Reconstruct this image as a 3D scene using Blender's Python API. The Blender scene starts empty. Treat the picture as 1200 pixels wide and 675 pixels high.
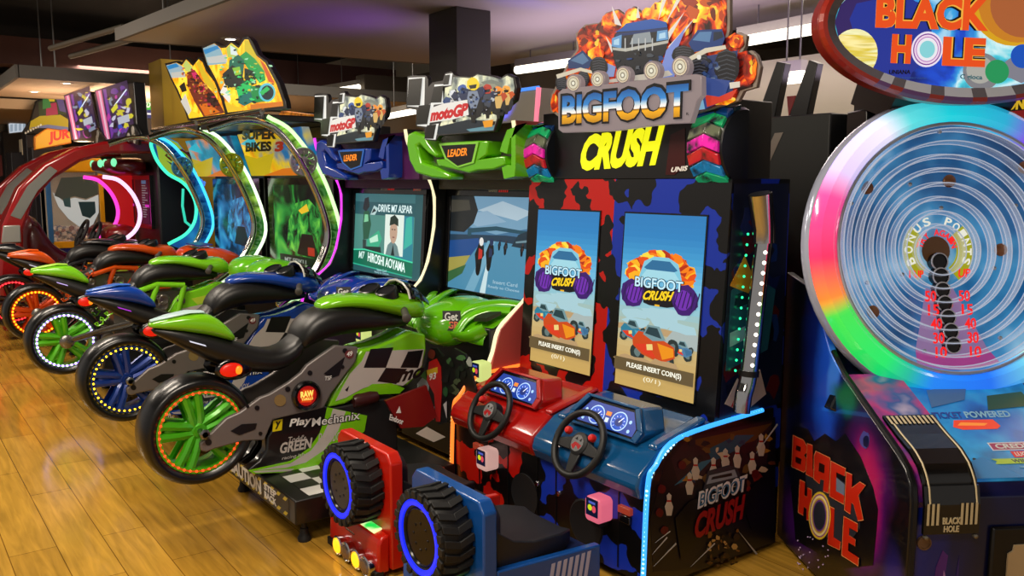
import bpy, bmesh, math, random
from mathutils import Vector, Matrix
random.seed(7)
SC = bpy.context.scene
COL = SC.collection
PI = math.pi
# ------------------------------------------------------------------ camera
F = 1000.; CX = 600.; CY = 337.5; EYE = 1.65
TH = math.radians(53.1); PT = math.atan(125 / F)
fwd = Vector((-math.sin(TH) * math.cos(PT), math.cos(TH) * math.cos(PT), -math.sin(PT)))
rgt = Vector((math.cos(TH), math.sin(TH), 0)); upv = rgt.cross(fwd)
EYEP = Vector((0, 0, EYE))
def ray(x, y): return fwd + rgt * ((x - CX) / F) - upv * ((y - CY) / F)
def OX(x, y, X): d = ray(x, y); return EYEP + d * (X / d.x)
def OY(x, y, Y): d = ray(x, y); return EYEP + d * (Y / d.y)
def OZ(x, y, Z): d = ray(x, y); return EYEP + d * ((Z - EYE) / d.z)
def OP(x, y, o, n):
    d = ray(x, y); return EYEP + d * ((o - EYEP).dot(n) / d.dot(n))
cam = bpy.data.objects.new('camera', bpy.data.cameras.new('camera'))
COL.objects.link(cam); SC.camera = cam
cam.location = EYEP; cam.rotation_euler = (PI / 2 - PT, 0, TH)
cam.data.sensor_width = 36; cam.data.lens = F / 1200 * 36; cam.data.clip_end = 200
# ------------------------------------------------------------------ materials
def lin(c):
    if isinstance(c, str):
        c = c.lstrip('#'); c = [int(c[i:i + 2], 16) / 255 for i in (0, 2, 4)]
    return tuple(x / 12.92 if x <= .04045 else ((x + .055) / 1.055) ** 2.4 for x in c)
MC = {}
def M(c, rough=.4, metal=0., emit=0., coat=0., alpha=1., trans=0.):
    k = (str(c), rough, metal, emit, coat, alpha, trans)
    if k in MC: return MC[k]
    m = bpy.data.materials.new('surface_' + str(len(MC))); m.use_nodes = True
    b = m.node_tree.nodes['Principled BSDF']; l = (*lin(c), 1)
    b.inputs['Base Color'].default_value = l
    b.inputs['Roughness'].default_value = rough; b.inputs['Metallic'].default_value = metal
    b.inputs['Coat Weight'].default_value = coat; b.inputs['Coat Roughness'].default_value = .06
    b.inputs['Alpha'].default_value = alpha; b.inputs['Transmission Weight'].default_value = trans
    if emit:
        b.inputs['Emission Color'].default_value = l; b.inputs['Emission Strength'].default_value = emit
        b.inputs['Base Color'].default_value = tuple(x * .25 for x in l[:3]) + (1,)
    m.diffuse_color = l; MC[k] = m; return m
def E(c, s=1.): return M(c, .35, 0, s)          # something that gives light
def nodes_mat(name):
    m = bpy.data.materials.new(name); m.use_nodes = True
    nt = m.node_tree; return m, nt, nt.nodes['Principled BSDF']
def N(nt, t, **kw):
    n = nt.nodes.new(t)
    for k, v in kw.items():
        if k in n.inputs: n.inputs[k].default_value = v
        else: setattr(n, k, v)
    return n
def ramp(nt, fac, stops, interp='LINEAR'):
    r = nt.nodes.new('ShaderNodeValToRGB'); r.color_ramp.interpolation = interp
    el = r.color_ramp.elements
    while len(el) > 1: el.remove(el[-1])
    for i, (p, c) in enumerate(stops):
        e = el[0] if i == 0 else el.new(p)
        e.position = p; e.color = (*lin(c), 1)
    nt.links.new(fac, r.inputs[0]); return r.outputs[0]
def noise_mat(name, stops, scale=6, detail=3, rough=.4, emit=0, coord='Object', interp='LINEAR', distort=0., stretch=(1, 1, 1), coat=0, vor=False):
    m, nt, b = nodes_mat(name)
    tc = N(nt, 'ShaderNodeTexCoord'); mp = N(nt, 'ShaderNodeMapping'); mp.inputs['Scale'].default_value = stretch
    nt.links.new(tc.outputs[coord], mp.inputs[0])
    if vor: n = N(nt, 'ShaderNodeTexVoronoi', Scale=scale); out = n.outputs['Distance']
    else: n = N(nt, 'ShaderNodeTexNoise', Scale=scale, Detail=detail, Distortion=distort); out = n.outputs['Fac']
    nt.links.new(mp.outputs[0], n.inputs['Vector'])
    c = ramp(nt, out, stops, interp)
    nt.links.new(c, b.inputs['Base Color']); b.inputs['Roughness'].default_value = rough; b.inputs['Coat Weight'].default_value = coat
    if emit:
        nt.links.new(c, b.inputs['Emission Color']); b.inputs['Emission Strength'].default_value = emit
    return m
def uv_mat(name, stops, emit=0, rough=.35, axis=1, interp='LINEAR'):
    m, nt, b = nodes_mat(name)
    u = N(nt, 'ShaderNodeUVMap'); s = N(nt, 'ShaderNodeSeparateXYZ'); nt.links.new(u.outputs[0], s.inputs[0])
    c = ramp(nt, s.outputs[axis], stops, interp); nt.links.new(c, b.inputs['Base Color']); b.inputs['Roughness'].default_value = rough
    if emit: nt.links.new(c, b.inputs['Emission Color']); b.inputs['Emission Strength'].default_value = emit
    return m
BLK = M('0b0b0d', .35); BLKG = M('08080a', .18, 0, 0, .5); BLKM = M('101012', .6); RUB = M('0c0c0d', .42)
CHR = M('d0d2d6', .12, 1); STEEL = M('8a8c90', .3, 1); GREY = M('77716f', .42, .35); DGREY = M('2a2a2c', .5)
WHT = M('e8e8e6', .4); SILV = M('b9b4ac', .3, .6)
# ------------------------------------------------------------------ mesh builder
def V(*a): return Vector(a)
class MB:
    def __init__(s): s.v = []; s.f = []; s.m = []; s.s = []; s.uv = {}
    def add(s, vs, fs, m=0, smooth=False):
        o = len(s.v); s.v += [Vector(p) for p in vs]
        for f in fs: s.f.append([i + o for i in f]); s.m.append(m); s.s.append(smooth)
        return s
    def box(s, x0, x1, y0, y1, z0, z1, m=0):
        vs = [(x, y, z) for x in (x0, x1) for y in (y0, y1) for z in (z0, z1)]
        return s.add(vs, [(0, 1, 3, 2), (4, 6, 7, 5), (0, 4, 5, 1), (2, 3, 7, 6), (0, 2, 6, 4), (1, 5, 7, 3)], m)
    def prism(s, pts, d, m=0, ms=None):
        n = len(pts); d = Vector(d); pts = [Vector(p) for p in pts]
        s.add(pts + [p + d for p in pts], [tuple(range(n)), tuple(range(2 * n - 1, n - 1, -1))], m)
        o = len(s.v) - 2 * n
        for i in range(n):
            j = (i + 1) % n; s.f.append([o + i, o + j, o + n + j, o + n + i]); s.m.append(m if ms is None else ms); s.s.append(False)
        return s
    def face(s, pts, m=0): return s.add(pts, [tuple(range(len(pts)))], m)
    def tube(s, pts, r, n=8, m=0, closed=False, flat=1., ref=None):
        P = [Vector(p) for p in pts]; k = len(P)
        rr = r if isinstance(r, (list, tuple)) else [r] * k
        T = []
        for i in range(k):
            a = P[(i - 1) % k] if (closed or i) else P[i]; b = P[(i + 1) % k] if (closed or i < k - 1) else P[i]
            T.append((b - a).normalized())
        u = Vector(ref) if ref is not None else T[0].orthogonal()
        vs = []
        for i in range(k):
            u = (u - T[i] * u.dot(T[i]))
            if u.length < 1e-6: u = T[i].orthogonal()
            u.normalize(); w = T[i].cross(u)
            for j in range(n):
                a = 2 * PI * j / n; vs.append(P[i] + (u * math.cos(a) + w * math.sin(a) * flat) * rr[i])
        fs = []
        for i in range(k if closed else k - 1):
            for j in range(n):
                a = i * n + j; b = i * n + (j + 1) % n; c = ((i + 1) % k) * n
                fs.append((a, b, c + (j + 1) % n, c + j))
        s.add(vs, fs, m, True)
        if not closed:
            o = len(s.v) - len(vs)
            s.f += [[o + j for j in range(n)], [o + (k - 1) * n + j for j in range(n)]]; s.m += [m, m]; s.s += [False, False]
        return s
    def lathe(s, c, ax, prof, n=32, m=0, ref=None, cap=True):
        c = Vector(c); ax = Vector(ax).normalized(); u = Vector(ref) if ref is not None else ax.orthogonal(); u.normalize(); w = ax.cross(u)
        vs = []
        for (r, h) in prof:
            for j in range(n):
                a = 2 * PI * j / n; vs.append(c + ax * h + (u * math.cos(a) + w * math.sin(a)) * r)
        fs = [(i * n + j, i * n + (j + 1) % n, (i + 1) * n + (j + 1) % n, (i + 1) * n + j) for i in range(len(prof) - 1) for j in range(n)]
        s.add(vs, fs, m, True)
        if cap:
            o = len(s.v) - len(vs)
            for i in (0, len(prof) - 1):
                if prof[i][0] > 1e-4: s.f.append([o + i * n + j for j in range(n)]); s.m.append(m); s.s.append(False)
        return s
    def loft(s, secs, m=0, smooth=True, caps=True):
        n = len(secs[0]); k = len(secs); vs = [p for q in secs for p in q]
        fs = [(i * n + j, i * n + (j + 1) % n, (i + 1) * n + (j + 1) % n, (i + 1) * n + j) for i in range(k - 1) for j in range(n)]
        if caps: fs += [tuple(range(n)), tuple((k - 1) * n + j for j in range(n))]
        return s.add(vs, fs, m, smooth)
    def ball(s, c, r, n=10, m=0):
        rx, ry, rz = r if isinstance(r, (tuple, list)) else (r, r, r); c = Vector(c); vs = []; k = n // 2
        for i in range(1, k):
            t = PI * i / k
            for j in range(n):
                a = 2 * PI * j / n; vs.append(c + Vector((rx * math.sin(t) * math.cos(a), ry * math.sin(t) * math.sin(a), rz * math.cos(t))))
        fs = [(i * n + j, i * n + (j + 1) % n, (i + 1) * n + (j + 1) % n, (i + 1) * n + j) for i in range(k - 2) for j in range(n)]
        vs += [c + Vector((0, 0, rz)), c - Vector((0, 0, rz))]; t = len(vs) - 2
        fs += [(j, (j + 1) % n, t) for j in range(n)] + [((k - 2) * n + j, (k - 2) * n + (j + 1) % n, t + 1) for j in range(n)]
        return s.add(vs, fs, m, True)
    def ring(s, c, ax, R, r, n=36, k=8, m=0, flat=1.):
        c = Vector(c); ax = Vector(ax).normalized(); u = ax.orthogonal().normalized(); w = ax.cross(u)
        return s.tube([c + (u * math.cos(2 * PI * i / n) + w * math.sin(2 * PI * i / n)) * R for i in range(n)], r, k, m, True, flat, ref=u)
    def disc(s, c, ax, r, n=24, m=0, sx=1., up=None):
        c = Vector(c); ax = Vector(ax).normalized(); w = Vector(up) if up is not None else V(0, 0, 1)
        w = (w - ax * w.dot(ax)).normalized(); u = w.cross(ax)
        return s.face([c + (u * math.cos(2 * PI * i / n) * sx + w * math.sin(2 * PI * i / n)) * r for i in range(n)], m)
    def text(s, t, bl, br, tl, m=0, depth=.004, bold=0., lift=.001, side=None, spacing=1., res=3):
        """the words t fitted to the parallelogram bl, br, tl"""
        bl, br, tl = Vector(bl), Vector(br), Vector(tl); eu = br - bl; ev = tl - bl; n = eu.cross(ev).normalized()
        cu = bpy.data.curves.new('words', 'FONT'); cu.body = t; cu.offset = bold; cu.extrude = .5; cu.resolution_u = res; cu.space_character = spacing
        ob = bpy.data.objects.new('words', cu); COL.objects.link(ob)
        dg = bpy.context.evaluated_depsgraph_get(); me = bpy.data.meshes.new_from_object(ob.evaluated_get(dg))
        xs = [v.co.x for v in me.vertices]; ys = [v.co.y for v in me.vertices]
        x0, x1, y0, y1 = min(xs), max(xs), min(ys), max(ys); o = len(s.v); vs = []
        for v in me.vertices:
            a = (v.co.x - x0) / (x1 - x0); b = (v.co.y - y0) / (y1 - y0)
            vs.append(bl + eu * a + ev * b + n * (lift + depth * (v.co.z + .5)))
            s.uv[o + len(vs) - 1] = (a, b)
        fs = [tuple(p.vertices) for p in me.polygons]
        ms = [m if (side is None or abs(p.normal.z) > .5) else side for p in me.polygons]
        s.v += vs
        for f, mm in zip(fs, ms): s.f.append([i + o for i in f]); s.m.append(mm); s.s.append(False)
        bpy.data.objects.remove(ob); bpy.data.curves.remove(cu); bpy.data.meshes.remove(me)
        return s
    def build(s, name, mats, parent=None, bevel=0, sub=0, label=None, sharp=40, solid=0, recalc=True):
        me = bpy.data.meshes.new(name); me.from_pydata([tuple(p) for p in s.v], [], s.f)
        mats = mats if isinstance(mats, (list, tuple)) else [mats]
        for x in mats: me.materials.append(x)
        for p, mi, sm in zip(me.polygons, s.m, s.s): p.material_index = mi; p.use_smooth = sm
        if s.uv:
            ul = me.uv_layers.new(name='UVMap')
            for l in me.loops: ul.data[l.index].uv = s.uv.get(l.vertex_index, (0, 0))
        if recalc:
            bm = bmesh.new(); bm.from_mesh(me); bmesh.ops.recalc_face_normals(bm, faces=bm.faces); bm.to_mesh(me); bm.free()
        me.set_sharp_from_angle(angle=math.radians(sharp))
        ob = bpy.data.objects.new(name, me); COL.objects.link(ob)
        if parent is not None:
            r = parent
            mw = Matrix.Identity(4)
            while r is not None: mw = r.matrix_basis @ mw; r = r.parent
            me.transform(mw.inverted()); ob.parent = parent
        if solid:
            q = ob.modifiers.new('thickness', 'SOLIDIFY'); q.thickness = solid; q.offset = -1
        if bevel:
            q = ob.modifiers.new('bevel', 'BEVEL'); q.width = bevel; q.segments = 2; q.limit_method = 'ANGLE'; q.angle_limit = math.radians(35)
        if sub:
            q = ob.modifiers.new('smooth', 'SUBSURF'); q.levels = sub; q.render_levels = sub
        if label: ob['label'] = label
        return ob
def tag(o, label, cat, group=None, kind=None):
    if label: o['label'] = label
    if cat: o['category'] = cat
    if group: o['group'] = group
    if kind: o['kind'] = kind
    return o
def thing(name, label, cat, loc=(0, 0, 0), rz=0, group=None):
    o = bpy.data.objects.new(name, None); COL.objects.link(o); o.location = loc; o.rotation_euler = (0, 0, rz); o.empty_display_size = .1
    o.matrix_basis = Matrix.Translation(loc) @ Matrix.Rotation(rz, 4, 'Z')
    return tag(o, label, cat, group)
def struct(name, mb, mats, bevel=0):
    o = mb.build(name, mats, None, bevel); o['kind'] = 'structure'; return o
def arc(c, r, a0, a1, n, u=(0, 1, 0), w=(0, 0, 1)):
    c = Vector(c); u = Vector(u); w = Vector(w)
    return [c + (u * math.cos(a0 + (a1 - a0) * i / n) + w * math.sin(a0 + (a1 - a0) * i / n)) * r for i in range(n + 1)]
def spline(pts, k=6):
    P = [Vector(p) for p in pts]; out = []
    for i in range(len(P) - 1):
        a = P[i - 1] if i else P[i] * 2 - P[i + 1]; b = P[i]; c = P[i + 1]; d = P[i + 2] if i + 2 < len(P) else P[i + 1] * 2 - P[i]
        for j in range(k):
            t = j / k; out.append(((2 * b) + (c - a) * t + (2 * a - 5 * b + 4 * c - d) * t * t + (3 * b - a - 3 * c + d) * t ** 3) * .5)
    return out + [P[-1]]
def sect(x, y, zb, zt, hw, p=2.6, n=16):
    """a rounded cross-section across X at the place y"""
    out = []; zc = (zb + zt) / 2; hz = (zt - zb) / 2
    for i in range(n):
        a = 2 * PI * i / n; c, s_ = math.cos(a), math.sin(a)
        out.append(V(x + hw * math.copysign(abs(c) ** (2 / p), c), y, zc + hz * math.copysign(abs(s_) ** (2 / p), s_)))
    return out
def blob(cu, cv, ru, rv, n=14, j=.25, rnd=random):
    out = []
    for i in range(n):
        a = 2 * PI * i / n; q = 1 + rnd.uniform(-j, j); out.append((cu + ru * q * math.cos(a), cv + rv * q * math.sin(a)))
    return out
class Board:
    """a flat face: origin o, unit axes u (right) and w (up); pieces in metres on it, stacked in thin layers"""
    def __init__(s, o, u, w):
        s.o = Vector(o); s.u = Vector(u).normalized(); s.w = Vector(w).normalized(); s.n = s.u.cross(s.w).normalized(); s.mb = MB(); s.mats = []; s.l = 0
    def mi(s, m):
        if m not in s.mats: s.mats.append(m)
        return s.mats.index(m)
    ku = 1.
    def at(s, a, b, h=0): return s.o + s.u * a * s.ku + s.w * b + s.n * h
    def poly(s, pts, m, h=None):
        s.l += 1; h = h if h is not None else .0012 + s.l * .00009
        s.mb.prism([s.at(a, b, h) for a, b in pts], s.n * -.0008, s.mi(m)); return s
    def rect(s, a0, b0, a1, b1, m): return s.poly([(a0, b0), (a1, b0), (a1, b1), (a0, b1)], m)
    def oval(s, a, b, ra, rb, m, n=20): return s.poly([(a + ra * math.cos(2 * PI * i / n), b + rb * math.sin(2 * PI * i / n)) for i in range(n)], m)
    def line(s, a0, b0, a1, b1, t, m):
        d = Vector((a1 - a0, b1 - b0)).normalized(); q = Vector((-d.y, d.x)) * t / 2
        return s.poly([(a0 - q.x, b0 - q.y), (a1 - q.x, b1 - q.y), (a1 + q.x, b1 + q.y), (a0 + q.x, b0 + q.y)], m)
    def words(s, t, a0, b0, a1, b1, m, shear=0., bold=.0, rise=0., depth=.001, spacing=1.):
        s.l += 1; h = .0012 + s.l * .00009
        s.mb.text(t, s.at(a0, b0, h), s.at(a1, b0 + rise, h), s.at(a0 + shear, b1, h), s.mi(m), depth, bold, 0, spacing=spacing); return s
    def px(s, pts, m):
        out = []
        for x, y in pts:
            p = OP(x, y, s.o, s.n) - s.o; out.append((p.dot(s.u), p.dot(s.w)))
        return s.poly(out, m)
    def uvp(s, x, y):
        p = OP(x, y, s.o, s.n) - s.o; return p.dot(s.u), p.dot(s.w)
    def pxwords(s, t, bl, br, tl, m, bold=0., depth=.001, spacing=1.):
        s.l += 1; h = .0012 + s.l * .00009
        s.mb.text(t, *[OP(*q, s.o, s.n) + s.n * h for q in (bl, br, tl)], s.mi(m), depth, bold, 0, spacing=spacing); return s
    def build(s, name, parent, label=None): return s.mb.build(name, s.mats, parent, label=label)
def soft_mat(name, base, spots, noise=.35, scale=4, rough=.3, emit=0, coat=.3):
    """a printed picture of soft colour clouds: spots = (place, radii, colour)"""
    m, nt, b = nodes_mat(name); tc = N(nt, 'ShaderNodeTexCoord'); nz = N(nt, 'ShaderNodeTexNoise', Scale=scale, Detail=5); nt.links.new(tc.outputs['Object'], nz.inputs['Vector'])
    sb = N(nt, 'ShaderNodeVectorMath', operation='MULTIPLY_ADD'); sb.inputs[1].default_value = (noise,) * 3; sb.inputs[2].default_value = (-noise / 2,) * 3; nt.links.new(nz.outputs['Color'], sb.inputs[0])
    wp_ = N(nt, 'ShaderNodeVectorMath', operation='ADD'); nt.links.new(tc.outputs['Object'], wp_.inputs[0]); nt.links.new(sb.outputs[0], wp_.inputs[1])
    cur = None
    for (p, r, c) in spots:
        s1 = N(nt, 'ShaderNodeVectorMath', operation='SUBTRACT'); s1.inputs[1].default_value = p; nt.links.new(wp_.outputs[0], s1.inputs[0])
        s2 = N(nt, 'ShaderNodeVectorMath', operation='DIVIDE'); s2.inputs[1].default_value = r; nt.links.new(s1.outputs[0], s2.inputs[0])
        ln = N(nt, 'ShaderNodeVectorMath', operation='LENGTH'); nt.links.new(s2.outputs[0], ln.inputs[0])
        mr = N(nt, 'ShaderNodeMapRange', interpolation_type='SMOOTHSTEP'); mr.inputs[1].default_value = 1.15; mr.inputs[2].default_value = .35; nt.links.new(ln.outputs['Value'], mr.inputs[0])
        mx = nt.nodes.new('ShaderNodeMix'); mx.data_type = 'RGBA'; nt.links.new(mr.outputs[0], mx.inputs[0])
        if cur is None: mx.inputs[6].default_value = (*lin(base), 1)
        else: nt.links.new(cur, mx.inputs[6])
        mx.inputs[7].default_value = (*lin(c), 1); cur = mx.outputs[2]
    nt.links.new(cur, b.inputs['Base Color']); b.inputs['Roughness'].default_value = rough; b.inputs['Coat Weight'].default_value = coat
    if emit: nt.links.new(cur, b.inputs['Emission Color']); b.inputs['Emission Strength'].default_value = emit
    return m
FIRE = noise_mat('fire_print', [(.3, '3a0a04'), (.4, '8a1c06'), (.47, 'c8480a'), (.54, 'e8860e'), (.61, 'f0c020'), (.7, 'f8e880')], 9, 5, .3, .7, distort=1.2)
FIRE2 = noise_mat('fire_print_dark', [(.36, '1a0604'), (.46, '6a1206'), (.54, 'b83208'), (.62, 'e8780c'), (.7, 'f0b81a')], 11, 5, .3, .65, distort=1.4)
# ------------------------------------------------------------------ the room
def wood():
    m, nt, b = nodes_mat('laminate_floor')
    tc = N(nt, 'ShaderNodeTexCoord'); mp = N(nt, 'ShaderNodeMapping'); nt.links.new(tc.outputs['Object'], mp.inputs[0])
    br = N(nt, 'ShaderNodeTexBrick', Scale=1.0); br.offset = .37; br.inputs['Brick Width'].default_value = 1.25; br.inputs['Row Height'].default_value = .19
    br.inputs['Mortar Size'].default_value = .0022; br.inputs['Color1'].default_value = (*lin('cc9c3c'), 1); br.inputs['Color2'].default_value = (*lin('b4862e'), 1); br.inputs['Mortar'].default_value = (*lin('7d5518'), 1)
    nt.links.new(mp.outputs[0], br.inputs['Vector'])
    m2 = N(nt, 'ShaderNodeMapping'); m2.inputs['Scale'].default_value = (1.2, 14, 1); nt.links.new(tc.outputs['Object'], m2.inputs[0])
    n = N(nt, 'ShaderNodeTexNoise', Scale=2.2, Detail=6, Distortion=.6); nt.links.new(m2.outputs[0], n.inputs['Vector'])
    g = ramp(nt, n.outputs['Fac'], [(.3, '8a8a8a'), (.7, 'ffffff')])
    x = nt.nodes.new('ShaderNodeMix'); x.data_type = 'RGBA'; x.blend_type = 'MULTIPLY'; x.inputs[0].default_value = .55
    nt.links.new(br.outputs['Color'], x.inputs[6]); nt.links.new(g, x.inputs[7]); nt.links.new(x.outputs[2], b.inputs['Base Color'])
    b.inputs['Roughness'].default_value = .15; b.inputs['Specular IOR Level'].default_value = .45
    return m
struct('floor', MB().box(-24, 6, -5, 12, -.1, 0), wood())
CEIL = M('17171a', .8); BEI = M('a39c8e', .7); PLAS = M('a8a09a', .75); EDGE = M('57534f', .7)
struct('ceiling', MB().box(-24, 6, -5, 12, 4.2, 4.3), CEIL)
struct('wall_back', MB().box(-24, 6, 8.2, 8.35, 0, 4.2), BEI)
struct('wall_left', MB().box(-24.1, -24, -5, 12, 0, 4.2), M('6d6357', .8))
# dropped ceiling panels, hung below the dark ceiling
s = MB(); s.prism([(-9.05, 2.03, 3.0), (5, 3.3, 3.0), (5, 7.35, 3.0), (-8.6, 6.0, 3.0)], (0, 0, .1)); s.f
o = struct('trim_1', s, [PLAS]); 
s = MB(); s.prism([(-9.06, 2.02, 2.995), (5, 3.29, 2.995), (5, 3.33, 2.995), (-9.02, 2.06, 2.995)], (0, 0, .115))
s.prism([(-9.07, 2.04, 2.996), (-9.03, 2.04, 2.996), (-8.58, 6.0, 2.996), (-8.62, 6.0, 2.996)], (0, 0, .114)); struct('trim_2', s, EDGE)
s = MB(); s.box(-14.41, -11.68, 1.525, 9.4, 2.86, 2.996); struct('trim_3', s, M('b8a58e', .75))
s = MB(); s.box(-11.68, -11.64, 1.515, 9.4, 2.855, 3.005); s.box(-14.41, -11.64, 1.485, 1.525, 2.855, 3.005); struct('trim_4', s, M('62605c', .7))
s = MB(); s.box(-20, -15.2, 0, 9, 2.75, 2.9); struct('trim_5', s, M('c2a786', .75))
# beam and ducts high in the dark
s = MB(); s.box(-15.0, -14.6, .2, 9, 3.35, 3.75); struct('trim_6', s, M('5a3a36', .7))
s = MB()
for i in range(5): s.box(-12.5 + i * 2.3, -12.2 + i * 2.3, 6.3, 12, 2.98, 3.3)
s.box(-13, 5, 7.4, 7.7, 2.85, 3.4); struct('trim_7', s, M('4a4034', .8))
du = MB(); du.tube([(-10.9, 1.75, 3.12), (-9.7, 2.25, 3.24)], .03, 10); du.tube([(-10.9, 1.95, 3.05), (-9.6, 2.5, 3.18)], .03, 10)
tag(du.build('ceiling_pipe', M('5a544a', .6)), 'pair of thin grey pipes under the dark ceiling left of the grey dropped panel', 'pipe')
for i, (x, y, z0) in enumerate([(-8.4, 2.3, 3.1), (-13.2, 2.0, 2.996), (-12.2, 2.0, 2.996), (-12.2, 3.4, 2.996)]):
    h = MB(); h.tube([(x, y, z0), (x, y, 4.2)], .009, 6)
    tag(h.build('hanger_rod', M('777777', .4, .5)), ['thin steel rod holding up the big grey ceiling panel', 'thin rod holding the far peach panel, leftmost of its rods', 'thin rod holding the far peach panel near its right edge', 'thin rod holding the far peach panel behind the other rods'][i], 'rod', 'panel hanger rods')
pil = MB().box(-6.14, -5.73, 3.76, 4.09, 0, 3.0)
tag(pil.build('pillar', M('35312c', .6), None, .006), 'square dark grey pillar rising to the ceiling behind the motorbike machines', 'pillar')
pil = MB().box(-11.55, -11.0, 2.95, 3.55, 0, 3.12); pil.box(-10.99, -10.97, 2.95, 3.05, 0, 3.1); pil.box(-10.99, -10.97, 3.3, 3.36, 0, 3.1)
tag(pil.build('pillar', M('a8870f', .55)), 'mustard yellow pillar left of the yellow motorbike sign', 'pillar')
# fluorescent tubes near the back wall
def tube_lamp(a, b, lab, st=3.0):
    a, b = Vector(a), Vector(b); t = thing('fluorescent_lamp', lab, 'lamp', (a + b) / 2, 0, 'fluorescent lamps by the back wall')
    MB().tube([a, b], .045, 10).build('tube', E('fff6e0', st), t)
    MB().tube([a + V(0, 0, .07), b + V(0, 0, .07)], .05, 4).build('housing', M('8d8a84', .5), t)
    for q in (a.lerp(b, .2), a.lerp(b, .8)): MB().tube([q + V(0, 0, .1), V(q.x, q.y, 4.2)], .006, 6).build('hanger', M('777777', .4, .5), t)
tube_lamp(OY(606, 82, 5.6), OY(690, 70, 5.6), 'white fluorescent tube to the left of the monster truck sign')
tube_lamp(OY(866, 49, 5.6), OY(985, 28, 5.6), 'white fluorescent tube between monster truck sign and oval sign')
tube_lamp(OY(335, 115, 6.2), OY(420, 102, 6.2), 'white fluorescent tube behind the blue machine header sign')
tube_lamp(OY(455, 136, 6.2), OY(492, 129, 6.2), 'white fluorescent tube between the two checkered signs')
def downlight(x, y, z, lab, r=.06):
    t = thing('downlight', lab, 'lamp', (x, y, z), 0, 'ceiling downlights')
    MB().lathe((x, y, z), (0, 0, -1), [(r * 1.25, 0), (r * 1.2, .008), (r, .01)], 20).build('trim_ring', M('d8d4cc', .4), t)
    MB().lathe((x, y, z), (0, 0, -1), [(r, .002), (r, .009), (.001, .012)], 20).build('lamp', E('fff3d8', 9), t)
p = OZ(270, 45, 3.0); downlight(p.x, p.y, 3.0, 'round glowing downlight in the grey panel above the yellow motorbike sign', .07)
p = OZ(78, 97, 2.86); downlight(p.x, p.y, 2.86, 'round downlight in the peach panel, right of the other one')
p = OZ(40, 107, 2.86); downlight(p.x, p.y, 2.86, 'round downlight in the peach panel, further left')
for i, (x, y) in enumerate([(-6.0, 3.3), (-3.6, 4.0), (-1.2, 4.3)]): pass
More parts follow.
